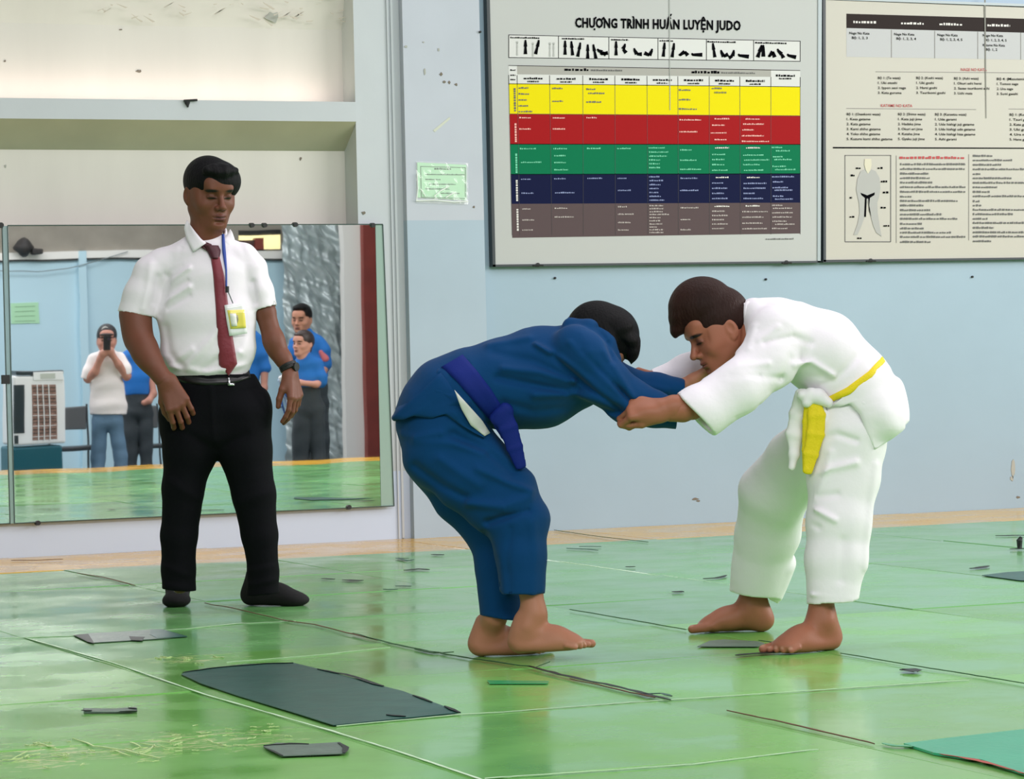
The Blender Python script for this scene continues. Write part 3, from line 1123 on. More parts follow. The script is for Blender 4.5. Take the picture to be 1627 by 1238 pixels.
for (x, y, tx) in ((288, 262, 'Nage No Kata'), (632, 270, 'Nage No Kata'), (964, 276, 'Nage No Kata'), (1312, 280, 'Nage No Kata'), (1312, 354, 'Katame No Kata')):
    xx, yy = r3(x, y)
    it.append((tx, xx, yy, 3.9, (32 if 'Nage' in tx else 35), .02))
for (x, y, tx, w_) in ((308, 298, 'Bộ: 1, 2, 3', 25), (650, 304, 'Bộ: 1, 2, 3, 4', 31), (986, 310, 'Bộ: 1, 2, 3, 4, 5', 35), (1330, 315, 'Bộ: 1, 2, 3, 4, 5', 34), (1336, 388, 'Bộ: 1, 2', 18)):
    xx, yy = r3(x, y)
    it.append((tx, xx, yy, 3.9, w_, .02))
cols = [(508, 606, ['Bộ 1: (Te waza)', '1. Uki otoshi', '2. Ippon seoi nage', '3. Kata guruma'], [172, 146, 214, 180]),
        (802, 606, ['Bộ 2: (Koshi waza)', '1. Uki goshi', '2. Harai goshi', '3. Tsurikomi goshi'], [204, 134, 158, 222]),
        (1092, 610, ['Bộ 3: (Ashi waza)', '1. Okuri ashi harai', '2. Sasae tsurikomi ashi', '3. Uchi mata'], [188, 210, 270, 140]),
        (1420, 614, ['Bộ 4: (Masutemi waza)', '1. Tomoe nage', '2. Ura nage', '3. Sumi gaeshi'], [290, 164, 124, 160]),
        (268, 884, ['Bộ 1: (Osaekomi waza)', '1. Kesa gatame', '2. Kata gatame', '3. Kami shiho gatame', '4. Yoko shiho gatame', '5. Kuzure kami shiho gatame'], [258, 182, 182, 260, 256, 350]),
        (662, 884, ['Bộ 2: (Shime waza)', '1. Kata juji jime', '2. Hadaka jime', '3. Okuri eri jime', '4. Kataha jime', '5. Gyaku juji jime'], [210, 184, 174, 188, 166, 204]),
        (946, 886, ['Bộ 3: (Kansetsu waza)', '1. Ude garami', '2. Ude hishigi juji gatame', '3. Ude hishigi ude gatame', '4. Ude hishigi hiza gatame', '5. Ashi garami'], [240, 164, 300, 308, 308, 164]),
        (1518, 888, ['Bộ 1: (Koshi waza)', '1. Tsuri goshi', '2. Kata goshi', '3. Uki goshi', '4. Ura nage', '5. Hane goshi'], [220, 170, 160, 160, 160, 160])]
for t_ in it:
    lettering('kata_lettering', [t_], rb, m_ink, .004, 0.012)
for (x, y, tl, wl) in cols:
    it = []
    for k, tx in enumerate(tl):
        xx, yy = r3(x, y + k * 38)
        it.append((tx, xx, yy, 3.9, wl[k] / S3, .004))
    lettering('kata_lettering', it, rb, m_ink, .004, 0.012)
xx, yy = r3(1144, 544)
x2, y2 = r3(530, 820)
lettering('red_lettering', [('NAGE NO KATA', xx, yy, 4.6, 41, .01)], rb, MATS['red_ink'], .004, 0.01)
lettering('red_lettering', [('KATAME NO KATA', x2, y2, 4.6, 50, .01)], rb, MATS['red_ink'], .004, 0.01)

# ---- green notice in a plastic sleeve on the column
nb = empty('notice_sheet', WP(700, 322, WY - .052))
tag(nb, 'pale green notice sheet in a clear plastic sleeve stuck on the column', 'notice')
PBo = PB
PB = WY - .056
b = MB()
bq(b, [(663, 258), (741, 262), (741, 318), (664, 314)], mat('notice_green', (176, 224, 184), .5), 0, .003)
b.build('paper', nb)
b = MB()
md_ = mat('notice_ink', (50, 84, 62), .6)
for (p0, p1) in (((668, 264), (739, 266)), ((668, 264), (669, 314)), ((739, 266), (739, 314)), ((669, 313), (739, 315))):
    dx = .9 if p0[0] == p1[0] or abs(p0[0] - p1[0]) < 2 else 0
    bq(b, [p0, (p1[0], p1[1]) if not dx else (p0[0] + dx, p0[1]), (p1[0] + dx, p1[1] + (.9 if not dx else 0)), (p0[0] if not dx else p1[0], p0[1] + (.9 if not dx else p1[1] - p0[1]))], md_, .0015)
for (x, y, w_, h_) in ((690, 266.5, 27, 3), (676, 276, 62, 2), (676, 284, 24, 2), (682, 291.5, 42, 2), (676, 299, 38, 2), (700, 306, 30, 2)):
    scribble(b, x, y, w_, h_, md_, .0015, .01)
b.build('notice_print', nb)
b = MB()
mpl = bpy.data.materials.new('clear_plastic'); mpl.use_nodes = True
_b = mpl.node_tree.nodes['Principled BSDF']
_b.inputs['Base Color'].default_value = (.95, .98, .96, 1); _b.inputs['Roughness'].default_value = .12; _b.inputs['Alpha'].default_value = .22; _b.inputs['Coat Weight'].default_value = 1
rg = random.Random(8)
NX, NZ = 14, 10
pts = []
for j in range(NZ + 1):
    for i in range(NX + 1):
        u_, v_ = i / NX, j / NZ
        x = 661 + 83 * u_
        y = 256 + 66 * v_ + 3 * u_
        pts.append(WP(x, y, PB - .003 - rg.uniform(0, .006) * (0.2 + v_)))
b.add(pts, [(j * (NX + 1) + i, j * (NX + 1) + i + 1, (j + 1) * (NX + 1) + i + 1, (j + 1) * (NX + 1) + i) for j in range(NZ) for i in range(NX)], mpl)
b.build('plastic_sleeve', nb)
b = MB()
mcr = mat('plastic_crease', (236, 244, 238), .2)
for L_ in ([(661, 319), (690, 318), (722, 321), (744, 320)], [(690, 312), (700, 303), (714, 296)], [(668, 300), (676, 312)], [(708, 314), (722, 306)], [(663, 276), (664, 300), (662, 318)]):
    b.tube([WP(x, y, PB - .008) for (x, y) in L_], .0028, mcr, 5)
b.build('crease_or_reflection', nb)
PB = PBo
# strip of old tape, slanted, on the column above the notice
q = MB()
q.prism([WP(x, y, WY - .052) for (x, y) in ((688, 207), (714, 186), (716, 188.5), (691, 210))], (0, .002, 0), mat('old_tape', (196, 200, 184), .5))
tag(q.build('tape_strip'), 'short slanted strip of old clear tape on the column above the green notice', 'tape')
# ================================================================== the mirror and the hall it shows
CRm = np.array([CR[0], -CR[1], CR[2]])
CDm = np.array([CD[0], -CD[1], CD[2]])
CUm = np.array([CU[0], -CU[1], CU[2]])


def MRY(px, py, Y):
    """point on the upright plane y = Y that shows at this pixel of the mirror"""
    v = ray(px, py)
    p = CPOS + v * ((2 * MY - Y) / v[1])
    return np.array([p[0], 2 * MY - p[1], p[2]])


m_mir = bpy.data.materials.new('mirror_glass'); m_mir.use_nodes = True
_b = m_mir.node_tree.nodes['Principled BSDF']
_b.inputs['Metallic'].default_value = 1; _b.inputs['Roughness'].default_value = .012
_b.inputs['Base Color'].default_value = (.93, .96, .95, 1)
_t = m_mir.node_tree.nodes.new('ShaderNodeTexNoise'); _t.inputs['Scale'].default_value = 2.2; _t.inputs['Detail'].default_value = 1
_c = m_mir.node_tree.nodes.new('ShaderNodeTexCoord'); _bp = m_mir.node_tree.nodes.new('ShaderNodeBump')
_bp.inputs['Strength'].default_value = .006; _bp.inputs['Distance'].default_value = .05
m_mir.node_tree.links.new(_c.outputs['Object'], _t.inputs['Vector']); m_mir.node_tree.links.new(_t.outputs['Fac'], _bp.inputs['Height'])
m_mir.node_tree.links.new(_bp.outputs[0], _b.inputs['Normal'])
m_medge = mat('mirror_edge_green', (150, 176, 166), .25, coat=.5)
m_medged = mat('mirror_edge_dark', (70, 88, 86), .4)

mr_ = empty('wall_mirror', WP(300, 820, MY))
tag(mr_, 'wide frameless wall mirror behind the man in the red tie', 'mirror')
mpx = lambda px, py: WP(px, py, MY)
b = MB()
b.prism([mpx(13, 359), mpx(596, 357.5), mpx(605, 804), mpx(24, 831)], (0, .006, 0), m_mir)
b.build('mirror_glass', mr_)
b = MB()
b.prism([mpx(596.6, 357), mpx(608, 357), mpx(626, 803), mpx(605.6, 804)], (0, .006, 0), m_medge)
b.build('side_strip', mr_)
b = MB()
for L_ in ([(11.5, 358.5), (608, 356.5)], [(22.5, 832), (626, 804)], [(608, 357), (626, 804)], [(12, 359), (23, 832)]):
    b.tube([mpx(*p) - np.array([0, .003, 0]) for p in L_], .003, m_medged, 5)
b.build('edge', mr_)
for (px, py) in ((420, 358), (469, 357), (592, 358), (554, 806), (60, 831), (400, 358)):
    q = MB()
    c0 = mpx(px, py)
    q.tube([c0 + (0, .02, 0), c0 - (0, .014, 0)], [.014, .012], m_dark, 8)
    q.build('clip', mr_)
m2 = empty('wall_mirror', WP(-60, 830, MY))
tag(m2, 'second wall mirror pane meeting the wide one at the left edge of the picture', 'mirror')
b = MB()
b.prism([WP(-260, 360, MY - .0), WP(3, 359, MY - .0), WP(16, 832, MY - .0), WP(-250, 846, MY)], (0, .006, 0), m_mir)
b.build('mirror_glass', m2)
b = MB()
b.prism([WP(3.6, 359, MY - .001), WP(11.6, 359, MY - .001), WP(23, 832, MY - .001), WP(16.4, 832, MY - .001)], (0, .006, 0), mat('joint_strip', (176, 196, 196), .15, metal=.6))
b.build('joint_strip', m2)
b = MB()
for L_ in ([(3.5, 359), (16.2, 833)],):
    b.tube([WP(px, py, MY - .004) for (px, py) in L_], .0025, m_medged, 5)
b.tube([WP(-100, 359, MY), WP(4, 359, MY)], .003, m_medged, 5)
b.tube([WP(-100, 838, MY), WP(17, 832, MY)], .003, m_medged, 5)
b.build('edge', m2)
q = MB(); c0 = WP(1, 358, MY); q.tube([c0 + (0, .02, 0), c0 - (0, .014, 0)], [.016, .014], m_dark, 8); q.build('clip', m2)
q = MB(); c0 = WP(9, 603, MY); q.box(c0 - (.02, .01, .022), c0 + (.02, .004, .022), m_dark); q.build('clip', m2)

# ---- rear wall of the hall (its face is at YR)
xw = lambda px: MRY(px, 500, YR)[0]
zw = lambda px, py: MRY(px, py, YR)[2]
z_top = zw(250, 399)
z_band = zw(250, 330)
u = MB()
x130, x458 = xw(133), xw(458)
u.quad((XL, YR, ZL), (XR, YR, ZL), (XR, YR, z_top), (XL, YR, z_top), m_rear)
xwl, xwr = xw(382), xw(447)
zwb, zwt = zw(415, 398), zw(415, 366)
u.quad((XL, YR, z_top), (xwl, YR, z_top), (xwl, YR, ZTOP + .6), (XL, YR, ZTOP + .6), m_rear_top)
u.quad((xwr, YR, z_top), (XR, YR, z_top), (XR, YR, ZTOP + .6), (xwr, YR, ZTOP + .6), m_rear_top)
u.quad((xwl, YR, zwt), (xwr, YR, zwt), (xwr, YR, ZTOP + .6), (xwl, YR, ZTOP + .6), m_rear_top)
u.quad((xwl, YR, z_top), (xwr, YR, z_top), (xwr, YR, zwb), (xwl, YR, zwb), m_rear_top)
u.box((XL, YR, z_top - .08), (XR, YR + .05, z_top), m_whitepost)
u.box((XL, YR, z_top - .10), (XR, YR + .04, z_top - .08), m_dark)
u.box((x130 - .06, YR, ZL), (x130 + .02, YR + .06, z_top), m_rear)
u.build('wall_rear', structure=True)
u = MB()
u.box((xwl, YR - .08, zwt - .05), (xwr, YR + .02, zwt), m_dark)
u.box((xwl, YR - .08, zwb), (xwr, YR + .02, zwb + .02), m_dark)
xm_ = xw(414)
u.box((xm_ - .05, YR - .06, zwb), (xm_ + .05, YR + .02, zwt - .08), m_redpost)
u.box((xwl, YR - .06, zwb), (xm_ - .05, YR - .02, zwt - .1), mat('window_dark_board', (70, 40, 44), .6))
u.build('window_1', structure=True)
# sunlit pale wall of the next building outside that opening
u = MB()
u.box((xwl - 1.5, YR - 1.6, zwb - 1.5), (xwr + 1.5, YR - 1.5, zwt + 1.2), mat('outside_cream_wall', (250, 236, 190), .8))
u.build('wall_outside', structure=True)
ol = area('sun_on_neighbour', ((xwl + xwr) / 2, YR - .5, zwt + 1.4), (0, 0, 0), 2.5, .6, 110, (1, .93, .75))
aim(ol, ((xwl + xwr) / 2, YR - 1.5, zwb))

# posts at the right
def box_px(mb, x0, x1, y0, y1, Y, d, m):
    p0, p1 = MRY(x0, y1, Y), MRY(x1, y0, Y)
    mb.box((min(p0[0], p1[0]), Y - d, min(p0[2], p1[2])), (max(p0[0], p1[0]), Y, max(p0[2], p1[2])), m)


u = MB(); box_px(u, 553, 578, 300, 790, YR + .5, .12, m_whitepost); u.build('trim_4', structure=True)
u = MB(); box_px(u, 586, 602, 300, 790, YR + .6, .14, m_redpost); u.build('trim_5', structure=True)
# dark curtain of crumpled plastic
m_tarp = mat('silver_tarp', (176, 188, 190), .34, metal=.2, spec=.8, var=(3, .2))
q = MB()
NXc, NZc = 90, 150
p0, p1 = MRY(458, 740, YR + .35), MRY(556, 345, YR + .35)
rg = np.random.RandomState(4)
ph = rg.uniform(0, 6.28, (9, 3))
vs = []
for j in range(NZc + 1):
    for i in range(NXc + 1):
        x = p0[0] + (p1[0] - p0[0]) * i / NXc
        z = ZL + .02 + (p1[2] - ZL) * j / NZc
        y = YR + .33
        for (a_, fx, fz) in ((.03, 7, 2.1), (.022, 15, 7), (.018, 29, 13), (.016, 17, 27), (.013, 53, 31), (.010, 37, 61), (.008, 83, 47)):
            y += a_ * math.sin(x * fx + z * fz * .7 + 2 * math.sin(z * fz * .4 + x * 1.3) + a_ * 900)
        vs.append((x, y, z))
q.add(vs, [(j * (NXc + 1) + i, j * (NXc + 1) + i + 1, (j + 1) * (NXc + 1) + i + 1, (j + 1) * (NXc + 1) + i) for j in range(NZc) for i in range(NXc)], m_tarp)
tag(q.build('plastic_curtain', smooth=True), 'crumpled silver plastic curtain reflected behind the couple in blue shirts', 'curtain')
# notices on the rear wall
for (x0, x1, y0, y1, lb) in ((18, 62, 481, 516, 'pale green notice reflected in the mirror above the air cooler'),):
    q = MB()
    box_px(q, x0, x1, y0, y1, YR + .01, .008, mat('notice_green', (176, 224, 184)))
    for k in range(4):
        box_px(q, x0 + 6, x1 - 6, y0 + 6 + k * 8, y0 + 7.6 + k * 8, YR + .013, .002, mat('faint_green_print', (130, 170, 136)))
    tag(q.build('notice_sheet'), lb, 'notice')
q = MB()
cab = [MRY(x, y, YR + .08) for (x, y) in ((-90, 420), (10, 431), (60, 432), (110, 427), (160, 415), (205, 402))]
q.tube(cab, .005, mat('cable_grey', (120, 130, 134), .6), 5)
tag(q.build('hanging_cable'), 'thin grey cable sagging across the reflected pale blue wall', 'cable')
q = MB()
pc = MRY(38, 392, YR + .15)
import bmesh
def blob(mb, c, r, m, seed=0):
    bm = bmesh.new(); bmesh.ops.create_icosphere(bm, subdivisions=3, radius=1)
    rg = random.Random(seed); ph_ = [rg.uniform(0, 6) for _ in range(3)]
    vs = []
    for v in bm.verts:
        k = 1 + .12 * math.sin(v.co.x * 5 + ph_[0]) + .1 * math.sin(v.co.y * 6 + ph_[1]) + .08 * math.sin(v.co.z * 7 + ph_[2])
        vs.append((c[0] + v.co.x * r[0] * k, c[1] + v.co.y * r[1] * k, c[2] + v.co.z * r[2] * k))
    mb.add(vs, [tuple(v.index for v in f.verts) for f in bm.faces], m); bm.free()
blob(q, pc, (.11, .09, .09), mat('dark_bag', (48, 46, 46), .7), 3)
blob(q, pc + (.14, 0, -.05), (.07, .06, .04), MATS['dark_bag'], 5)
tag(q.build('bundle', smooth=True), 'dark bundle lying on top of the reflected partition at the upper left', 'bundle')

# ---- air cooler on its teal base
YC = 1.6
ac = empty('air_cooler', MRY(60, 745, YC) * [1, 1, 0] + [0, 0, ZL])
tag(ac, 'white portable air cooler with a dark teal tank, reflected at the left of the mirror', 'air cooler')
m_acw = mat('cooler_white', (232, 234, 236), .35)
m_act = mat('cooler_teal', (10, 84, 98), .35)
m_acd = mat('cooler_dark', (24, 38, 46), .35)
m_acg = mat('cooler_pad', (150, 116, 104), .8, var=(30, .4))


def acbox(name, x0, x1, y0, y1, d0, d1, m, bev=.01, z0=None, parent=ac):
    q = MB()
    p0, p1 = MRY(x0, y1, YC), MRY(x1, y0, YC)
    zz0 = min(p0[2], p1[2]) if z0 is None else z0
    q.box((min(p0[0], p1[0]), YC + d0, zz0), (max(p0[0], p1[0]), YC + d1, max(p0[2], p1[2])), m)
    return q.build(name, parent, bevel=bev)


acbox('body', 22, 103, 596, 708, -.42, 0, m_acw, .02)
acbox('water_tank', 20, 100, 708, 745, -.43, .0, m_act, .02, z0=ZL)
acbox('top_cap', 24, 102, 588, 597, -.40, .004, m_acd, .012)
acbox('top_panel', 53, 101, 590, 605, -.1, .008, m_acw, .004)
acbox('display', 65, 88, 593, 602, 0, .012, mat('cooler_display', (186, 192, 184), .3), .001)
acbox('side_grille', 22, 37, 612, 689, -.3, .006, m_acd, .002)
acbox('switch_panel', 23, 29, 692, 705, -.1, .006, m_acd, .002)
pad = acbox('grille', 52, 89, 611, 700, -.05, .003, m_acg, .001)
q = MB()
for k in range(1, 4):
    p0 = MRY(52 + 37 * k / 4, 700, YC); p1 = MRY(52 + 37 * k / 4, 611, YC)
    q.box((p0[0] - .004, YC, p0[2]), (p0[0] + .004, YC + .012, p1[2]), m_acw)
for k in range(1, 16):
    p0 = MRY(52, 611 + 89 * k / 16, YC); p1 = MRY(89, 611 + 89 * k / 16, YC)
    q.box((min(p0[0], p1[0]), YC, p0[2] - .0025), (max(p0[0], p1[0]), YC + .009, p0[2] + .0025), m_acd if k % 3 else m_acw)
q.build('grille_bars', ac)

# ---- dark stacking chairs by the rear wall
m_ch = mat('chair_black', (30, 34, 38), .45)
m_chb = mat('chair_grey_back', (88, 90, 92), .6)


def chair(px, Y, lb, seatpy=708):
    p = MRY(px, 700, Y)
    c_ = empty('chair', (p[0], Y, ZL))
    tag(c_, lb, 'chair', None)
    x, y, z = p[0], Y, ZL
    q = MB(); q.box((x - .21, y - .21, z + .42), (x + .21, y + .2, z + .46), m_ch); q.build('seat', c_, bevel=.012)
    q = MB(); q.box((x - .19, y - .25, z + .62), (x + .19, y - .22, z + .86), m_chb); q.build('backrest', c_, bevel=.012)
    for sx in (-1, 1):
        q = MB(); q.tube([(x + sx * .2, y - .17, z), (x + sx * .2, y - .2, z + .45), (x + sx * .2, y - .25, z + .88)], .011, m_ch, 8); q.build('leg', c_)
        q = MB(); q.tube([(x + sx * .2, y + .2, z), (x + sx * .2, y + .17, z + .44)], .011, m_ch, 8); q.build('leg', c_)
    return c_


chair(118, -.4, 'dark metal chair reflected between the air cooler and the man taking a picture')
chair(233, -.4, 'dark metal chair mostly hidden behind the leg of the man in the red tie')
# ================================================================== people: shared builders
print('mat edge seen in mirror', [2 * MY - FP(x, y)[1] for x, y in ((150, 738), (560, 712))])


def painter(base, spots):
    """spots: (centre, axes, radii, rgb, softness)"""
    def f(V):
        c = np.tile(np.array(srgb(base)), (len(V), 1))
        for (ce, ax, rad, rgb, soft) in spots:
            q = np.sqrt(sum((((V - ce) @ nrm(ax[i])) / rad[i]) ** 2 for i in range(3)))
            w_ = np.clip((1 + soft - q) / (2 * soft), 0, 1)[:, None]
            c = c * (1 - w_) + np.array(srgb(rgb)) * w_
        return c
    return f


class Frame:
    def __init__(s, o, fwd, up, sc=1.0):
        s.o = np.array(o, float)
        s.f = nrm(fwd)
        s.r = nrm(np.cross(s.f, nrm(up)))
        s.u = np.cross(s.r, s.f)
        s.s = sc

    def __call__(s, x, y, z):
        return s.o + s.s * (x * s.r + y * s.f + z * s.u)

    @property
    def ax(s):
        return (s.r, s.f, s.u)

    def rad(s, *r):
        return tuple(q * s.s for q in r)


def head(F, fr, spots, skin, lips=(128, 66, 58), brow=(24, 18, 16), lid=0.5, neck=None, open_eyes=False, female=False, ears=True, dark=None):
    """head sculpted in frame fr: origin between the ears at eye level, metres for a 0.235 m head"""
    s = fr.s
    E = lambda c, r, k=.012, sub=False: F.well(fr(*c), fr.rad(*r), fr.ax, k * s, sub)
    C = lambda a, b, ra, rb, k=.012, sub=False: F.wchain([fr(*a), fr(*b)], [(ra * s, ra * s), (rb * s, rb * s)], k * s, sub)
    E((0, -.014, .035), (.076, .097, .088))
    E((0, .028, -.03), (.061, .066, .085), .03)
    for x in (-1, 1):
        C((x * .052, .0, -.055), (x * .020, .072, -.102), .023, .018, .035)
        E((x * .044, .058, -.034), (.023, .020, .020), .03)
        E((x * .062, .02, .0), (.012, .03, .03), .03)
    E((0, .073, -.106), (.024, .02, .017), .02)
    C((-.034, .086, .024), (.034, .086, .024), .010, .010, .016)
    E((0, .070, .05), (.056, .028, .035), .03)
    for x in (-1, 1):
        E((x * .032, .101, .002), (.0185, .014, .0115), .012, True)
        E((x * .0315, .0785, .001), (.0145, .0125, .0125), .004)
        C((x * .018, .090, .0 - .004), (x * .046, .082, .0 - .003), .0022, .0022, .003)
    C((0, .090, .010), (0, .112, -.030), .0065, .0105, .012)
    E((0, .114, -.034), (.0115, .012, .010), .008)
    for x in (-1, 1):
        E((x * .0135, .101, -.038), (.0085, .011, .008), .006)
        E((x * .0075, .110, -.0455), (.0036, .005, .0036), .003, True)
    E((0, .080, -.070), (.030, .021, .024), .022)
    C((-.021, .090, -.0655), (.021, .090, -.0655), .0045, .0045, .006)
    E((0, .1, -.0650), (.013, .007, .0055), .006)
    E((0, .097, -.0775), (.016, .008, .0065), .006)
    C((-.024, .096, -.0715), (0, .1065, -.0718), .0018, .0022, .0025, True)
    C((.024, .096, -.0715), (0, .1065, -.0718), .0018, .0022, .0025, True)
    E((0, .098, -.089), (.018, .008, .006), .01, True)
    if ears:
        for x in (-1, 1):
            ea = (nrm(fr.r * 1.0 + fr.f * x * .25), nrm(fr.f - fr.r * x * .25), fr.u)
            F.well(fr(x * .080, -.012, -.012), fr.rad(.009, .019, .031), ea, .008 * s)
            F.well(fr(x * .0895, -.008, -.006), fr.rad(.007, .011, .019), ea, .003 * s, True)
            F.well(fr(x * .078, -.004, -.037), fr.rad(.007, .009, .010), ea, .006 * s)
    if neck is not None:
        F.wchain([fr(0, -.03, -.03), neck[0], neck[1]], [(.052 * s, .055 * s), neck[2], neck[3]], .03 * s)
    S = lambda c, r, col, soft=.25: spots.append((fr(*c), fr.ax, fr.rad(*r), col, soft))
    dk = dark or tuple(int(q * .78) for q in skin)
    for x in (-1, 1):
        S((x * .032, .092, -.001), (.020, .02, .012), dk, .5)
        S((x * .034, .092, .0225), (.0215, .02, .0060), brow, .3)
        S((x * .0475, .085, .019), (.008, .02, .004), brow, .35)
        if open_eyes:
            S((x * .0315, .09, .000), (.0135, .013, .0045), (176, 164, 156), .2)
            S((x * .0305, .093, .0005), (.0058, .012, .0058), (22, 14, 12), .15)
            S((x * .0315, .091, .0065), (.016, .013, .0026), (26, 18, 16), .3)
        else:
            S((x * .0315, .091, -.0050), (.0170, .013, .0036), (16, 10, 9), .35)
        S((x * .0075, .108, -.0455), (.004, .008, .0035), (50, 26, 22), .4)
    S((0, .098, -.0655), (.0225, .014, .0050), lips, .35)
    S((0, .096, -.0775), (.019, .014, .0065), lips, .35)
    S((0, .100, -.0717), (.0225, .014, .0020), (50, 22, 20), .4)


def hair_cap(F, fr, front=.062, side=-.018, nape=-.055, thick=.010, sy=.012, ztop=1.3):
    """short hair over the cranium, cut along the hairline"""
    s = fr.s
    a = fr(0, .088, front)
    bb = fr(0, sy, side)
    dv = nrm(bb - a)
    n = nrm(np.cross(dv, fr.r))
    if np.dot(n, fr.f) < 0:
        n = -n
    c = fr(0, -.014, .037)
    F.ops.append(('e', c, fr.rad(.076 + thick, (.097 + thick), .088 + thick * ztop), list(fr.ax), .004, False))
    F._bb([c], .12 * s)
    F.ops.append(('H', a, n, .006))
    F.ops.append(('H', fr(0, 0, nape), -fr.u, .006))


def hand(F, wrist, d, n, thumb, sc=1.0, curl=(25, 30, 20), tcurl=20, tout=40, spread=1.0, skinny=1.0, fcurl=None):
    """wrist->knuckles d, palm faces n, thumb = +1/-1 side; fingers curl toward n"""
    d = nrm(d)
    n = nrm(n - d * np.dot(n, d))
    w_ = np.cross(d, n) * thumb
    tips = []
    F.D = n
    for i in range(4):
        off = (.031, .0105, -.0105, -.030)[i] * sc * spread
        root = wrist + d * ((.088, .092, .088, .078)[i] * sc) + w_ * off
        F.wchain([wrist + w_ * off * .45 + d * .005, root], [(.0155 * sc, .0135 * sc), (.0118 * sc, .0115 * sc)], .016 * sc)
        L = [q * (.98, 1.06, 1.0, .80)[i] * sc for q in (.044, .027, .022)]
        th = 0
        p = root
        rr = [(.0098, .0098), (.0088, .0088), (.0080, .0080), (.0068, .0068)]
        fan = (off / (.03 * sc)) * .10 * spread
        cc = fcurl[i] if fcurl else curl
        for j in range(3):
            th += math.radians(cc[j])
            dd = nrm(d * math.cos(th) + n * math.sin(th) + w_ * fan * math.cos(th))
            q = p + dd * L[j]
            F.wchain([p, q], [(rr[j][0] * sc * skinny,) * 2, (rr[j + 1][0] * sc * skinny,) * 2], .0035 * sc)
            p = q
        tips.append(p)
    # thenar and thumb leaving the side of the palm
    a0 = wrist + d * .018 * sc + w_ * .018 * sc + n * .006 * sc
    ta = math.radians(tout)
    d1 = nrm(d * math.cos(ta) + w_ * math.sin(ta) + n * .35)
    a1 = a0 + d1 * .045 * sc
    tc_ = math.radians(tcurl)
    d2 = nrm(d1 + (d - w_ * .6) * math.sin(tc_) + n * .25)
    a2 = a1 + d2 * .034 * sc
    a3 = a2 + nrm(d2 + (d - w_ * .6) * math.sin(tc_)) * .026 * sc
    F.wchain([a0, a1], [(.0165 * sc,) * 2, (.0125 * sc,) * 2], .014 * sc)
    F.wchain([a1, a2, a3], [(.0122 * sc,) * 2, (.0105 * sc,) * 2, (.0085 * sc,) * 2], .004 * sc)
    F.D = nrm(CD)
    return tips, a3


def foot(F, at, f, side, sc=1.0, up=(0, 0, 1), spots=None, toes=True):
    """at: floor point under the ankle; f toe direction; side: toward the big toe"""
    up = nrm(up)
    f = nrm(np.array(f) - up * np.dot(f, up))
    sd = nrm(np.array(side) - f * np.dot(side, f) - up * np.dot(side, up))
    G = lambda a, b, c: np.array(at) + sc * (a * f + b * sd + c * up)
    E = lambda c, r, k: F.well(G(*c), tuple(q * sc for q in r), (f, sd, up), k * sc)
    E((-.036, 0, .032), (.034, .030, .032), .01)
    F.wchain([G(-.034, 0, .035), G(-.028, 0, .10)], [(.020 * sc,) * 2, (.016 * sc,) * 2], .03 * sc)
    E((-.01, 0, .06), (.042, .033, .045), .03)
    E((.045, .002, .045), (.055, .034, .034), .035)
    E((.085, .004, .032), (.05, .040, .027), .03)
    E((.122, .004, .020), (.034, .046, .019), .02)
    E((.04, -.022, .018), (.08, .018, .017), .02)
    for s_ in (-1, 1):
        E((-.006, s_ * .031, .078), (.014, .010, .014), .012)
    if toes:
        for i in range(5):
            a0 = G(.130 - .005 * i - (.006 if i > 2 else 0), .036 - .0185 * i, .017)
            a1 = G(.172 - .0095 * i - (.004 if i == 4 else 0), .037 - .0185 * i - .002, .0125 - .0007 * i)
            r = (.0135, .0098, .0092, .0086, .0082)[i] * sc
            F.wchain([a0, a1], [(r, r), (r * .92, r * .92)], .004 * sc)
            if spots is not None:
                spots.append((a1 + up * r * .8 + f * r * .3, (f, sd, up), (r * .7, r * .75, r * .6), (182, 132, 110), .3))
    return G


# halfspace with softness for hair
_old = Fld.solve


def _solve(s):
    ops = s.ops
    hs = [o for o in ops if o[0] == 'H']
    s.ops = [o for o in ops if o[0] != 'H']
    # H applies to everything before it
    if hs:
        first = ops.index(hs[0])
        s.ops = [o for o in ops[:first]]
        d = _old(s)
        _, X_, Y_, Z_ = s._sub(s.lo - 1, s.hi + 1)
        for (_, pc, nc, k) in hs:
            v = (X_ - pc[0]) * nc[0] + (Y_ - pc[1]) * nc[1] + (Z_ - pc[2]) * nc[2]
            hh = np.maximum(k - np.abs(d - v), 0) / k
            d = np.maximum(d, v) + hh * hh * k * .25
        rest = [o for o in ops[first:] if o[0] != 'H']
        s.ops = rest
        if rest:
            keep = d.copy()
            d2 = _old(s)
            k = .012
            hh = np.maximum(k - np.abs(keep - d2), 0) / k
            d = np.minimum(keep, d2) - hh * hh * k * .25
        s.d = d.astype(np.float32)
        s.ops = ops
        return s.d
    s.ops = ops
    return _old(s)


Fld.solve = _solve


def surf(F, px, py, z0, z1, pt=PZ, step=.003):
    """first depth at which the view ray meets the solved field"""
    t = np.arange(z0, z1, step)
    P = np.array([pt(px, py, q) for q in t])
    I = np.round((P - F.o) / F.h).astype(int)
    ok = ((I >= 0) & (I < F.n)).all(1)
    v = np.full(len(t), 1.0)
    v[ok] = F.d[I[ok, 0], I[ok, 1], I[ok, 2]]
    k = np.argmax(v < 0)
    return t[k] if v[k] < 0 else None


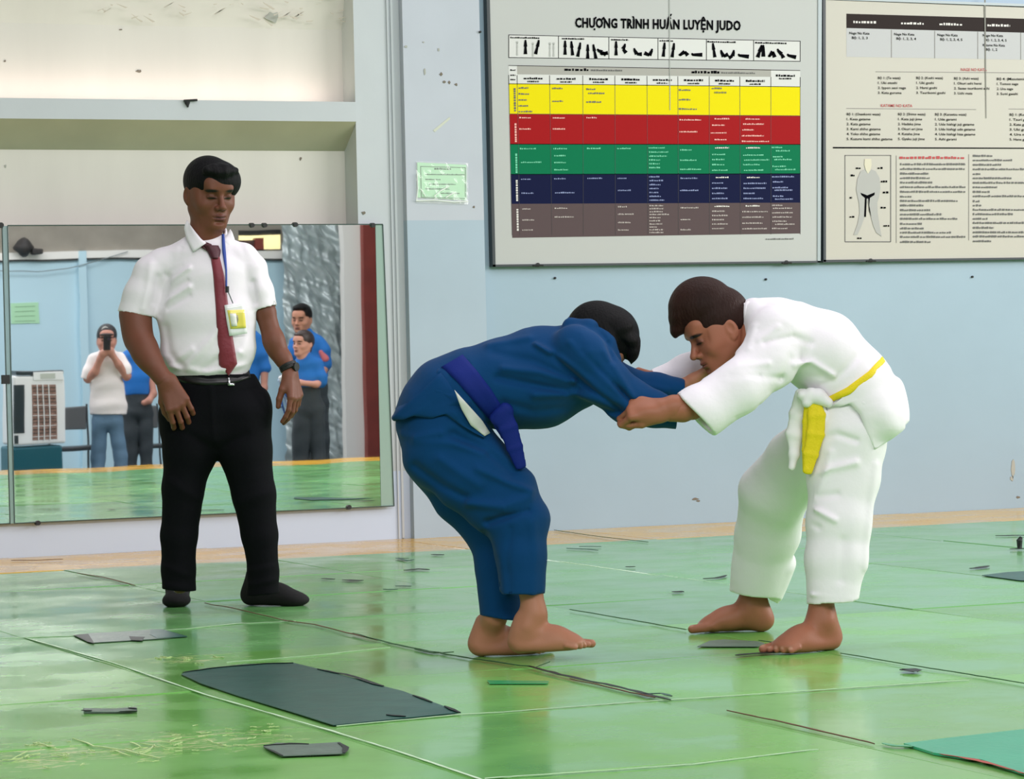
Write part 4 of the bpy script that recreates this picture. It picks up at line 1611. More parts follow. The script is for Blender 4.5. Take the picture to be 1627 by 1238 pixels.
def strip(name, F, z0, z1, left, right, off, th, m, parent, nu=5, nv=24, pt=PZ, smooth=2, zfall=None, bulge=0.0, paint=None):
    """a cloth band laid on a sculpted surface: left / right are pixel polylines of its edges"""
    def samp(P, t):
        L = [0]
        for i in range(len(P) - 1):
            L.append(L[-1] + math.hypot(P[i + 1][0] - P[i][0], P[i + 1][1] - P[i][1]))
        q = t * L[-1]
        for i in range(len(P) - 1):
            if q <= L[i + 1] + 1e-9:
                a = (q - L[i]) / max(L[i + 1] - L[i], 1e-9)
                return (P[i][0] + a * (P[i + 1][0] - P[i][0]), P[i][1] + a * (P[i + 1][1] - P[i][1]))
        return P[-1]
    Z = np.full((nv + 1, nu + 1), np.nan)
    XY = np.zeros((nv + 1, nu + 1, 2))
    for j in range(nv + 1):
        a, b_ = samp(left, j / nv), samp(right, j / nv)
        for i in range(nu + 1):
            x = a[0] + (b_[0] - a[0]) * i / nu
            y = a[1] + (b_[1] - a[1]) * i / nu
            XY[j, i] = (x, y)
            q = surf(F, x, y, z0, z1, pt)
            if q is not None:
                Z[j, i] = q
    if np.isnan(Z).all():
        Z[:] = zfall if zfall else (z0 + z1) / 2
    for _ in range(60):
        nn = np.isnan(Z)
        if not nn.any():
            break
        Zp = np.pad(Z, 1, constant_values=np.nan)
        nb = np.stack([Zp[:-2, 1:-1], Zp[2:, 1:-1], Zp[1:-1, :-2], Zp[1:-1, 2:]])
        with np.errstate(all='ignore'):
            mean = np.nanmean(nb, 0)
        Z = np.where(nn, mean, Z)
    for _ in range(smooth):
        Zp = np.pad(Z, 1, mode='edge')
        Z = np.minimum(Z, (Zp[:-2, 1:-1] + Zp[2:, 1:-1] + Zp[1:-1, :-2] + Zp[1:-1, 2:] + 2 * Z) / 6) * .5 + .5 * (Zp[:-2, 1:-1] + Zp[2:, 1:-1] + Zp[1:-1, :-2] + Zp[1:-1, 2:] + 2 * Z) / 6
    mb = MB()
    top, bot = [], []
    for j in range(nv + 1):
        for i in range(nu + 1):
            bl = bulge * math.sin(math.pi * i / nu)
            edge = .6 * th if i in (0, nu) else 0
            z = Z[j, i] - off - bl
            top.append(pt(*XY[j, i], z + edge))
            bot.append(pt(*XY[j, i], z + th + .002))
    N = (nv + 1) * (nu + 1)
    fs = []
    g = lambda j, i: j * (nu + 1) + i
    for j in range(nv):
        for i in range(nu):
            fs.append((g(j, i), g(j, i + 1), g(j + 1, i + 1), g(j + 1, i)))
            fs.append((N + g(j, i), N + g(j + 1, i), N + g(j + 1, i + 1), N + g(j, i + 1)))
    for j in range(nv):
        fs.append((g(j, 0), g(j + 1, 0), N + g(j + 1, 0), N + g(j, 0)))
        fs.append((g(j, nu), N + g(j, nu), N + g(j + 1, nu), g(j + 1, nu)))
    for i in range(nu):
        fs.append((g(0, i), N + g(0, i), N + g(0, i + 1), g(0, i + 1)))
        fs.append((g(nv, i), g(nv, i + 1), N + g(nv, i + 1), N + g(nv, i)))
    mb.add(top + bot, fs, m)
    return mb.build(name, parent, smooth=True)


m_skin = mat('skin', (150, 96, 70), .5, attr=True, spec=.35, sss=.0, bump=(220, .05))
m_hair_b = mat('black_hair', (9, 9, 11), .6, bump=(160, .4), spec=.15, stretch=(1, 1, .25))
m_hair_r = mat('reddish_brown_hair', (44, 24, 18), .55, bump=(150, .4), spec=.15, var=(9, .3), stretch=(1, 1, .3))
# ================================================================== the man in shirt and tie
Z0 = 11.66
S0 = Z0 / FPX
ref = empty('person', FP(360, 971))
tag(ref, 'man in white short-sleeved shirt, dark red tie and black trousers standing before the mirror', 'person')
M0 = lambda x, y, p: PZ(x, y, Z0 + p * S0)
SK = (110, 65, 47)
dirv = lambda a, b, c: nrm(a * CR + b * CU + c * CD)
# head: turned to the picture's right, looking down
yaw, pit = math.radians(31), math.radians(13)
fw = nrm(-CD * math.cos(yaw) + CR * math.sin(yaw))
fwd = nrm(fw * math.cos(pit) - CU * math.sin(pit))
upv = nrm(CU * math.cos(pit) + fw * math.sin(pit) - CR * .03)
hf = Frame(M0(333, 306, 0), fwd, upv, 1.09)
sp = []
Fh = Fld(.0027, M0, S0)
head(Fh, hf, sp, SK, lips=(96, 48, 44), brow=(16, 12, 12), neck=(M0(326, 372, 2), M0(322, 410, 6), (.054, .056), (.07, .066)), dark=(92, 54, 38))
# arms and hands
Fa = Fld(.0042, M0, S0)
Fa.chain([(236, 440, 2, 18), (215, 500, -6, 24), (222, 542, -22, 21.5), (240, 575, -44, 17.5), (260, 603, -58, 14.5, 14)], 8)
Fa.ell((216, 522, -12), (22, 23, 34), k=10)
Fa.ell((230, 558, -34), (20, 20, 24), k=12)
Fa.chain([(404, 440, 6, 12), (421, 495, 4, 16), (434, 540, 0, 15.5), (450, 570, -4, 13), (460, 590, -8, 10.5, 11)], 8)
Fa.ell((437, 548, 0), (14, 16, 22), k=10)
Fp = Fld(.0026, M0, S0)
Fp.chain([(249, 588, -50, 16), (264, 606, -58, 13.5)], 5)
w0 = M0(265, 604, -58)
hand(Fp, w0, dirv(.42, -.9, -.12), dirv(-.25, .1, .95), -1, 1.22, tcurl=35, tout=30, fcurl=[(28, 35, 22), (26, 34, 20), (24, 34, 22), (22, 32, 24)])
Fq = Fld(.0026, M0, S0)
Fq.chain([(452, 573, -5, 12), (461, 592, -8, 10.5)], 5)
w1 = M0(461, 592, -9)
hand(Fq, w1, dirv(.22, -.95, -.15), dirv(-.85, .0, .5), -1, 1.12, tcurl=15, tout=28, fcurl=[(20, 22, 12), (24, 26, 14), (28, 28, 16), (32, 30, 18)])
# hidden trunk and legs so that the figure is whole under the clothes
Fb = Fld(.009, M0, S0)
Fb.chain([(322, 402, 5, 30, 22), (332, 440, 4, 48, 30), (332, 520, 2, 54, 34), (335, 590, 3, 52, 36), (338, 640, 5, 58, 38)], 14)
Fb.chain([(300, 640, 5, 30), (296, 790, 0, 20), (286, 930, 4, 14)], 10)
Fb.chain([(375, 640, 5, 30), (402, 790, 0, 20), (417, 930, 4, 14)], 10)
Fb.chain([(262, 428, 5, 16), (238, 445, 4, 16)], 6)
Fb.chain([(385, 428, 6, 12), (404, 445, 5, 12)], 6)
sculpt('body', [Fb, Fh, Fa, Fp, Fq], m_skin, ref, painter(SK, sp))
# hair: side-swept crop
Fr = Fld(.0032, M0, S0)
Fr.ell((341, 288, 0), (42, 48, 35), k=2)
hair_cap(Fr, hf, front=.026, side=-.026, nape=-.045, thick=.010, sy=.040, ztop=.3)
Fr.well(hf(0, .074, .090), hf.rad(.064, .036, .025), hf.ax, .035)
Fr.well(hf(-.062, .045, .070), hf.rad(.012, .026, .03), hf.ax, .02)
Fr.noise(.0012, 110, 3)
sculpt('hair', [Fr], m_hair_b, ref)
# shirt
m_shirt = mat('white_shirt_cotton', (234, 229, 235), .8, bump=(28, .10), sheen=.2, var=(2.5, .02))
Fs = Fld(.0046, M0, S0, gain=1.5)
Fs.chain([(324, 394, 6, 30, 26), (322, 408, 5, 56, 32), (331, 440, 2, 70, 43), (329, 500, -2, 78, 48), (331, 560, -2, 75, 47), (333, 584, 0, 63, 43)], 10)
Fs.chain([(318, 398, 6, 25), (258, 422, 5, 25), (241, 436, 4, 27)], 12)
Fs.chain([(332, 396, 6, 23), (386, 409, 6, 20), (402, 425, 6, 21)], 12)
Fs.chain([(240, 434, 4, 27, 30), (227, 470, 2, 30, 32), (213, 520, -2, 32, 34)], 8, cut=[((216, 499, 0), (211, 530, 0))])
Fs.chain([(403, 430, 6, 21, 25), (412, 462, 5, 21, 26), (425, 515, 4, 22, 26)], 8, cut=[((422, 490, 0), (430, 520, 0))])
# hollow hems
Fs.chain([(219, 488, 0, 26, 27), (212, 530, -2, 28, 30)], 2, sub=True)
Fs.chain([(421, 484, 5, 17.5, 21), (428, 520, 4, 20, 22)], 2, sub=True)
# tucked waist
Fs.halfcut((333, 597, 0), (333, 620, 0))
# folds
for pts, a_, w_ in (([(266, 440, -30), (262, 470, -35), (252, 500, -35)], -4, 5), ([(262, 436, -30), (285, 422, -40)], -3, 4), ([(268, 448, -40), (292, 430, -44), (300, 425, -44)], 3, 4),
                    ([(268, 462, -40), (296, 446, -46)], -3, 4), ([(262, 478, -40), (300, 456, -46)], 3, 5), ([(266, 490, -44), (300, 470, -48)], -2.2, 4), ([(300, 580, -44), (335, 540, -48), (350, 520, -48)], 2.5, 6),
                    ([(275, 575, -44), (305, 556, -48)], 2, 6), ([(320, 590, -44), (352, 566, -46)], -2, 5), ([(402, 448, -20), (406, 480, -25)], -3.5, 4), ([(400, 520, -40), (385, 560, -44)], 2, 7), ([(262, 520, -40), (268, 560, -44), (290, 585, -44)], -2.5, 6),
                    ([(240, 420, -20), (236, 460, -30), (228, 490, -30)], 2, 6), ([(250, 440, -28), (244, 480, -30)], -2, 5), ([(298, 372, -10), (286, 392, -30), (282, 410, -38)], -2.2, 4), ([(380, 380, -10), (392, 410, -30)], -1.5, 5),
                    ([(356, 590, -44), (380, 560, -44)], 2, 5), ([(270, 583, -40), (330, 592, -44), (390, 580, -40)], 3, 5)):
    Fs.ridge(pts, a_, w_)
Fs.noise(.0009, 24, 5)
sculpt('shirt', [Fs], m_shirt, ref)
# collar
m_collar = mat('white_collar', (236, 232, 238), .75, bump=(40, .08))
zr = (Z0 - .35, Z0 + .4)
# merged field for draping over neck and shirt together
Fn = Fld(.006, M0, S0)
Fn.ops = [o for o in Fs.ops if o[0] in 'ce' and not o[6 if o[0] == 'c' else 5]]
Fn.lo, Fn.hi = Fs.lo.copy(), Fs.hi.copy()
Fn.chain([(328, 350, 2, 26), (324, 400, 4, 30)], 8)
Fn.solve()
strip('collar', Fn, *zr, [(297, 349), (292, 362), (296, 378), (307, 401)], [(302, 357), (311, 369), (320, 380), (328, 386)], .016, .006, m_collar, ref, 5, 14, smooth=6)
strip('collar', Fn, *zr, [(366, 364), (364, 366), (360, 374), (353, 381)], [(369, 369), (373, 380), (370, 388), (365, 394)], .012, .006, m_collar, ref, 4, 10, smooth=40)
# a stand of the collar round the back of the neck
q = MB()
pts = [M0(330 + 29 * math.cos(a), 366 - 6 * math.sin(a) + 10 * (1 - math.sin(a)), 4 + 27 * math.sin(a)) for a in [math.pi * k / 14 - .4 for k in range(19)]]
for k in range(len(pts) - 1):
    pass
for hgt in (0, .008, .016):
    q.tube([p + CU * hgt for p in pts], .006, m_collar, 6)
q.build('collar_stand', ref, smooth=True)
m_tie = mat('dark_red_tie', (116, 14, 36), .5, bump=(80, .15), sheen=.3)
m_tied = mat('dark_red_tie_band', (66, 10, 26), .5)
strip('tie', Fs, *zr, [(335, 409), (339, 440), (342, 480), (345, 530), (348, 580), (363, 597)], [(349, 408), (357, 440), (362, 480), (369, 530), (377, 578), (364, 597)], .007, .005, m_tie, ref, 5, 34, bulge=.004, smooth=12)
strip('tie_knot', Fn, *zr, [(322, 389), (328, 397), (335, 411)], [(347, 390), (351, 398), (349, 411)], .014, .01, m_tied, ref, 5, 8, bulge=.010)
strip('tie_knot', Fn, *zr, [(318, 392), (326, 384), (336, 388)], [(330, 400), (334, 399), (340, 398)], .008, .006, m_tied, ref, 4, 6)
m_lan = mat('lanyard_blue', (34, 66, 150), .5)
strip('lanyard', Fs, *zr, [(352, 372), (353, 400), (358, 430), (358, 458)], [(356.5, 372), (359, 400), (361, 430), (361, 458)], .016, .003, m_lan, ref, 2, 18, smooth=8)
q = MB(); c0 = M0(361, 460, -52); q.tube([c0 - CU * .012, c0 + CU * .012], .007, m_dark, 8); q.tube([c0, M0(370, 482, -56)], .0022, MATS['mirror_edge_dark'], 5); q.build('lanyard_clip', ref)
m_card = mat('card_plastic', (236, 238, 238), .2, coat=.8)
strip('name_badge', Fs, *zr, [(356.5, 485), (360, 510), (364.5, 534)], [(387, 480), (390, 505), (393, 530)], .022, .003, m_card, ref, 6, 8, smooth=20)
strip('badge_print', Fs, *zr, [(361, 493), (364, 508), (366, 523)], [(388, 492), (390, 508), (391, 521)], .0245, .001, mat('badge_yellow', (236, 222, 96), .3, coat=.8), ref, 5, 6, smooth=20)
strip('badge_photo', Fs, *zr, [(365, 498), (366, 510), (368, 519)], [(375, 498), (376, 508), (377, 518)], .0262, .001, mat('badge_white', (240, 240, 232), .3), ref, 2, 4, smooth=20)
strip('badge_photo', Fs, *zr, [(371, 499), (373, 508), (373, 515)], [(378, 501), (379, 508), (377, 514)], .0272, .001, mat('badge_grey', (150, 146, 120), .4), ref, 2, 4, smooth=20)
# trousers
m_tr = mat('black_trouser_cloth', (11, 12, 16), .9, bump=(60, .1), spec=.12)
Ft = Fld(.0055, M0, S0, gain=.9)
Ft.chain([(334, 594, 0, 62, 44), (338, 620, 2, 74, 47), (340, 650, 4, 84, 50), (341, 680, 4, 86, 50)], 8)
Ft.chain([(300, 660, 4, 47, 50), (301, 718, 2, 43, 45), (291, 775, 0, 33, 37), (285, 850, 2, 28.5, 31), (283, 905, 5, 26.5, 29), (285, 945, 6, 27.5, 29)], 8, cut=[((284, 938, 0), (282, 965, 0))])
Ft.chain([(384, 660, 4, 46, 50), (390, 718, 2, 42, 46), (403, 785, 0, 33.5, 38), (413, 850, 2, 28, 31), (418, 910, 5, 24.5, 28), (418, 955, 6, 26.5, 28)], 8, cut=[((418, 945, 0), (420, 970, 0))])
Ft.ell((418, 645, 2), (12, 30, 26), k=14)
Ft.halfcut((334, 594, 0), (334, 560, 0))
for pts, a_, w_ in (([(263, 930, -20), (300, 936, -26)], 2.5, 5), ([(395, 930, -20), (440, 922, -20)], 3, 5), ([(260, 900, -20), (300, 915, -28)], 2, 5), ([(343, 715, -40), (300, 690, -48), (275, 680, -48)], -2.5, 6), ([(343, 715, -40), (390, 690, -48)], -2.5, 6),
                    ([(335, 615, -46), (340, 700, -46)], 2, 4), ([(262, 760, -40), (325, 800, -34)], 2, 7), ([(380, 800, -34), (432, 780, -34)], 2, 7), ([(398, 620, -40), (420, 655, -40)], -3, 4), ([(395, 908, -26), (438, 900, -26)], 2, 5)):
    Ft.ridge(pts, a_, w_)
Ft.noise(.001, 20, 9)
sculpt('trousers', [Ft], m_tr, ref)
strip('belt', Ft, *zr, [(274, 592), (300, 598), (335, 601), (370, 598), (396, 588)], [(272, 604), (299, 610), (335, 613), (371, 610), (399, 600)], .006, .006, mat('black_leather', (14, 14, 16), .35), ref, 3, 24)
bk = strip('belt_buckle', Ft, *zr, [(362, 600), (363, 612)], [(365, 600), (366, 612)], .014, .004, mat('buckle_steel', (190, 194, 196), .2, metal=.9), ref, 2, 4)
strip('belt_buckle', Ft, *zr, [(362, 609), (362, 613)], [(373, 609), (373, 612.5)], .014, .004, MATS['buckle_steel'], ref, 3, 2)
# socks: floor contact from the floor point under each foot
m_sock = mat('black_sock', (12, 12, 14), .9, bump=(120, .15))
Fk = Fld(.004, M0, S0)
fl = FP(283, 958); fr_ = FP(414, 961)
foot(Fk, fl, -CD * [1, 1, 0] + CR * [1, 1, 0] * .05, CR, 1.12, toes=False)
foot(Fk, fr_, -CD * [1, 1, 0] * .35 + CR * [1, 1, 0], CD, 1.15, toes=False)
f1 = nrm((-CD + CR * .05) * [1, 1, 0]); f2 = nrm((-CD * .35 + CR) * [1, 1, 0])
Fk.well(fl + f1 * .15 + np.array([0, 0, .02]), (.05, .045, .021), (f1, np.cross([0, 0, 1], f1), [0, 0, 1]), .03)
Fk.well(fr_ + f2 * .155 + np.array([0, 0, .02]), (.05, .045, .021), (f2, np.cross([0, 0, 1], f2), [0, 0, 1]), .03)
Fk.wchain([fl + [0, 0, .06], fl + [0, 0, .14]], [(.042, .042), (.045, .045)], .03)
Fk.wchain([fr_ + [0, 0, .06], fr_ + [0, 0, .14]], [(.042, .042), (.045, .045)], .03)
sculpt('socks', [Fk], m_sock, ref)
# watch
m_wat = mat('watch_black', (20, 20, 20), .4)
q = MB()
wc = M0(458, 583, -7); ax_ = nrm(M0(461, 592, -8) - M0(452, 573, -5))
s1 = nrm(np.cross(ax_, CD)); s2 = np.cross(ax_, s1)
ring = [wc + (s1 * math.cos(a) + s2 * math.sin(a)) * .0315 for a in [2 * math.pi * k / 20 for k in range(21)]]
for dd in (-.008, -.003, .003, .008):
    q.tube([p + ax_ * dd for p in ring], .0045, m_wat, 6)
q.build('wristwatch', ref, smooth=True)
q = MB(); cc = wc + (CR * .9 - CD * .5) * .033; q.tube([cc - nrm(CR * .8 - CD * .5) * .006, cc + nrm(CR * .8 - CD * .5) * .006], .017, m_wat, 16); q.build('watch_case', ref)
# ================================================================== judo fighter in blue
Z1 = 9.74
S1_ = Z1 / FPX
blu = empty('person', FP(800, 1046))
tag(blu, 'judo fighter in a blue uniform with a blue belt, bent forward', 'person')
M1 = lambda x, y, p: PZ(x, y, Z1 + p * S1_)
SKB = (172, 116, 90)
m_gib = mat('blue_gi_cotton', (2, 60, 108), .85, bump=(16, .3), sheen=.05, spec=.15, var=(3, .06))
m_beltb = mat('royal_blue_belt', (10, 34, 116), .7, bump=(300, .12), spec=.2)
# --- head: face turned down and away to the right
hfb = Frame(M1(957, 528, 0), dirv(.60, -.72, .10), dirv(.74, .62, .05), 1.10)
hfb = Frame(M1(942, 549, 0), dirv(.66, -.74, -.12), dirv(.72, .68, -.10), 1.0)
sp = []
Fh = Fld(.0028, M1, S1_)
head(Fh, hfb, sp, SKB, lips=(140, 80, 72), neck=(M1(925, 548, 0), M1(885, 565, 0), (.058, .058), (.07, .065)))
# --- hands and feet
Fa = Fld(.0042, M1, S1_)
Fa.chain([(935, 575, -46, 22), (990, 636, -50, 18), (1040, 656, -44, 14)], 8)          # near arm under the sleeve
Fa.chain([(945, 575, 42, 20), (1010, 615, 60, 17), (1080, 618, 66, 13)], 8)            # far arm
Fq = Fld(.0028, M1, S1_)
Fq.chain([(1075, 618, 66, 13), (1102, 606, 66, 12)], 5)
wq = M1(1100, 607, 66)
hand(Fq, wq, dirv(.86, .48, .0), dirv(.3, -.75, -.5), 1, .98, tcurl=30, tout=30, fcurl=[(60, 70, 45), (62, 72, 45), (64, 72, 45), (66, 72, 45)])
Fq.chain([(1030, 656, -44, 13), (1044, 656, -40, 12)], 5)
wq = M1(1042, 655, -38)
hand(Fq, wq, dirv(.55, .15, .8), dirv(-.1, -.9, .3), 1, .9, tcurl=30, tout=30, fcurl=[(65, 80, 45)] * 4)
Ff = Fld(.0032, M1, S1_)
rear_at = FP(783, 1041)
G1 = foot(Ff, rear_at, CR * [1, 1, 0] + CD * [1, 1, 0] * .12, CD, 1.12, spots=sp)
Ff.wchain([G1(-.008, 0, .07), M1(786, 980, 6), M1(797, 900, 10)], [(.033, .036), (.034, .036), (.045, .045)], .03)
# near foot, stepping: heel just off the mat, toes lifted
pz = Z1 - .12
heel = PZ(846, 1034, pz)
at2 = heel + np.array([0, 0, -.0])
G2 = foot(Ff, at2 - CU * .004, CR - CD * .10 + CU * .05, CD, 1.08, up=nrm(CU - CR * .06), spots=sp)
Ff.wchain([G2(-.012, 0, .07), PZ(849, 975, pz), PZ(838, 905, pz + .02)], [(.033, .036), (.034, .036), (.045, .045)], .03)
Fb = Fld(.009, M1, S1_)
Fb.chain([(905, 560, 0, 40, 48), (850, 592, 0, 52, 52), (780, 612, 0, 50, 54), (710, 650, 0, 50, 58)], 14)
Fb.chain([(710, 670, -30, 44), (805, 800, -38, 30), (832, 920, -56, 18)], 10)
Fb.chain([(710, 670, 30, 44), (790, 810, 20, 32), (795, 930, 6, 20)], 10)
Fb.chain([(920, 560, -30, 26), (945, 580, -42, 24)], 10)
Fb.chain([(920, 560, 30, 26), (950, 580, 42, 22)], 10)
sculpt('body', [Fb, Fh, Fa, Fq, Ff], m_skin, blu, painter(SKB, sp))
# --- hair: thick black mop falling toward the forehead
Fr = Fld(.0035, M1, S1_)
Fr.ell((963, 532, 0), (53, 48, 49), k=4)
Fr.ell((940, 526, 0), (38, 38, 46), k=6)
hair_cap(Fr, hfb, front=.030, side=-.06, nape=-.10, thick=.014)
Fr.chain([(985, 520, -20, 24, 30), (1002, 545, -16, 14, 26), (1005, 562, -16, 8, 18), (1003, 579, -16, 2.5, 6)], 8)
Fr.chain([(990, 530, 20, 22, 24), (1008, 556, 20, 8, 16)], 6)
Fr.chain([(962, 540, -44, 16, 10), (976, 553, -42, 10, 8), (984, 566, -40, 3, 4)], 6)
Fr.chain([(940, 540, -40, 16, 14), (950, 560, -38, 8, 8)], 6)
Fr.ell((987, 566, -40), (10, 11, 26), k=4, sub=True)
Fr.noise(.0014, 95, 4)
sculpt('hair', [Fr], m_hair_b, blu)
# --- jacket
Fj = Fld(.0048, M1, S1_, gain=2.3)
Fj.chain([(702, 624, 0, 52, 76), (745, 618, 0, 64, 78), (800, 609, 0, 72, 78), (860, 600, 0, 80, 80), (905, 584, 0, 68, 78), (932, 566, 0, 44, 60)], 10)
# shoulders
Fj.chain([(912, 550, -56, 34), (934, 570, -62, 36), (960, 608, -62, 38, 36), (1000, 638, -54, 35, 34), (1035, 648, -50, 30, 32)], 12)
Fj.chain([(1005, 644, -52, 30, 32), (1085, 660, -46, 21, 27)], 10, cut=[((1074, 660, -46), (1100, 662, -46))])
Fj.chain([(920, 556, 40, 34), (950, 584, 48, 31), (1000, 612, 58, 26, 30), (1040, 616, 62, 22, 28), (1092, 620, 66, 16, 24)], 12, cut=[((1086, 620, 66), (1110, 622, 66))])
Fj.chain([(1060, 618, 64, 15, 19), (1110, 622, 68, 13, 20)], 2, sub=True)
Fj.chain([(1062, 657, -49, 16, 20), (1100, 662, -46, 17, 22)], 2, sub=True)
# collar roll behind the neck
Fj.chain([(905, 520, -30, 10), (912, 514, 0, 11), (905, 520, 30, 10)], 8)
Fj.chain([(908, 517, -32, 12), (935, 522, -40, 13), (962, 545, -44, 13), (975, 572, -40, 12)], 8)
# skirt of the jacket over the hips
Fj.chain([(705, 615, 0, 44, 74), (678, 645, 0, 42, 74), (655, 672, 0, 34, 72)], 14)
Fj.chain([(735, 625, 0, 44, 78), (725, 655, 0, 44, 80), (748, 672, 0, 24, 80)], 14)
# cut the hem line of the skirt: below it only trousers
Fj.halfcut((690, 664, 0), (683, 700, 0))
for pts, a_, w_ in (([(850, 545, -78), (905, 580, -80), (960, 625, -80), (1003, 652, -78)], 4, 5), ([(905, 545, -78), (955, 600, -80), (1000, 645, -78)], 3.5, 5), ([(880, 565, -80), (930, 610, -82), (985, 650, -80)], -4, 5),
                    ([(925, 560, -80), (975, 610, -84), (1005, 640, -80)], -4, 4.5), ([(785, 560, -70), (850, 575, -80), (900, 600, -80)], -2.5, 7), ([(790, 600, -78), (850, 612, -80), (900, 622, -80)], -3.5, 6),
                    ([(800, 585, -78), (860, 592, -80), (910, 606, -80)], 3, 6), ([(850, 628, -80), (910, 626, -78), (970, 640, -70)], 3, 7), ([(800, 640, -78), (850, 655, -80), (900, 650, -70)], -2.5, 7),
                    ([(950, 520, -60), (965, 545, -74), (972, 575, -80)], -3, 5), ([(925, 535, -66), (938, 560, -80)], 3, 6), ([(930, 640, -70), (975, 655, -70), (1005, 656, -70)], -3, 5), ([(775, 545, -50), (840, 535, -60)], 2, 7),
                    ([(1020, 612, 30), (1060, 620, 40)], 2, 5), ([(660, 640, -60), (700, 645, -74), (730, 640, -78)], 3, 5), ([(650, 655, -60), (700, 662, -74)], -3, 4), ([(690, 620, -70), (740, 640, -80)], 2.5, 6),
                    ([(1015, 655, -60), (1060, 650, -60)], -2.5, 5), ([(960, 560, -80), (985, 600, -84), (1005, 630, -84)], 3, 5), ([(740, 578, -60), (760, 620, -78), (785, 650, -80)], -2.5, 4)):
    Fj.ridge(pts, a_, w_)
Fj.noise(.0012, 26, 8)
sculpt('jacket', [Fj], m_gib, blu)
zr1 = (Z1 - .5, Z1 + .4)
# tail flap kicking out behind
Fl = Fld(.0045, M1, S1_)
Fl.chain([(700, 592, 0, 14, 70), (665, 630, 0, 15, 66), (640, 655, 0, 10, 58), (628, 664, 0, 6, 50)], 8)
Fl.chain([(700, 620, -50, 20, 28), (725, 655, -66, 14, 16), (752, 672, -66, 10, 13), (771, 690, -58, 5, 8)], 8)
Fl.chain([(660, 650, -40, 12, 20), (700, 650, -62, 13, 16), (735, 660, -68, 10, 14)], 8)
Fl.noise(.0012, 40, 2)
sculpt('jacket_tail', [Fl], m_gib, blu)
# --- trousers
Fu = Fld(.005, M1, S1_, gain=2.3)
Fu.chain([(708, 640, 0, 50, 72), (700, 675, 0, 68, 76), (712, 712, 0, 76, 76)], 12)
Fu.chain([(706, 700, -32, 74, 50), (750, 752, -40, 66, 46), (800, 795, -42, 58, 42), (824, 828, -46, 48, 42), (826, 880, -52, 41, 38), (827, 960, -58, 36, 35)], 14, cut=[((827, 943, -58), (828, 970, -58))])
Fu.chain([(700, 712, 32, 66, 46), (742, 782, 32, 56, 44), (786, 842, 26, 46, 40), (792, 895, 16, 36, 36), (795, 1000, 6, 34, 34)], 14, cut=[((793, 982, 6), (791, 1010, 6))])
Fu.chain([(827, 930, -57, 29, 28), (827, 970, -58, 31, 30)], 2, sub=True)
for pts, a_, w_ in (([(840, 790, -70), (800, 805, -84), (745, 800, -80)], 4, 7), ([(838, 812, -70), (800, 822, -80), (775, 830, -76)], -4, 6), ([(760, 745, -80), (810, 768, -86), (845, 780, -78)], 3, 6), ([(720, 690, -80), (770, 715, -84), (815, 750, -80)], -3, 7),
                    ([(660, 700, -60), (720, 705, -80), (770, 720, -80)], 2.5, 6), ([(770, 850, -60), (785, 890, -66), (790, 940, -66)], -4, 6), ([(845, 830, -70), (850, 880, -70), (845, 940, -66)], 2.5, 7), ([(812, 840, -76), (806, 890, -70), (812, 940, -66)], -2, 6),
                    ([(660, 740, -60), (700, 770, -70), (740, 790, -76)], -2.5, 7), ([(700, 730, -80), (760, 770, -84)], 2, 8), ([(640, 690, -40), (660, 694, -66), (700, 688, -78)], 2.5, 5), ([(795, 936, -64), (860, 936, -64)], 2, 3)):
    Fu.ridge(pts, a_, w_)
Fu.noise(.0012, 24, 12)
sculpt('trousers', [Fu], m_gib, blu)
Fx = Fld(.006, M1, S1_)
Fx.ops = [o for f_ in (Fj, Fl, Fu) for o in f_.ops if o[0] in 'ce' and not o[6 if o[0] == 'c' else 5]]
Fx.lo, Fx.hi = np.minimum(Fj.lo, Fu.lo), np.maximum(Fj.hi, Fu.hi)
Fx.solve()
strip('jacket_skirt', Fx, *zr1, [(700, 592), (722, 618), (733, 650), (748, 676), (770, 694)], [(622, 665), (638, 668), (657, 661), (686, 665), (708, 658), (729, 674), (754, 689), (770, 696)], .010, .008, m_gib, blu, 10, 26, smooth=4)
# --- belt round the waist and its hanging end
strip('belt', Fj, *zr1, [(701, 583), (722, 602), (748, 632), (775, 664), (786, 676)], [(735, 563), (757, 588), (780, 618), (800, 650), (808, 664)], .010, .008, m_beltb, blu, 5, 24, smooth=4)
Fe = Fld(.004, M1, S1_)
Fe.chain([(798, 655, -74, 14, 8), (808, 680, -76, 15, 5), (818, 712, -74, 13, 4.5), (828, 742, -72, 9, 4)], 4)
Fe.chain([(790, 668, -70, 14, 9), (805, 650, -74, 12, 9)], 5)
Fe.chain([(795, 672, -66, 12, 5), (806, 690, -62, 11, 4), (815, 712, -60, 7, 4)], 3)
sculpt('belt_end', [Fe], m_beltb, blu)
# --- white undershirt showing in the side slit
strip('undershirt', Fj, *zr1, [(722, 620), (733, 650), (748, 676), (770, 693)], [(722.5, 620), (748, 648), (766, 668), (779, 688)], .030, .004, mat('undershirt_white', (206, 208, 204), .8), blu, 4, 16, smooth=10)

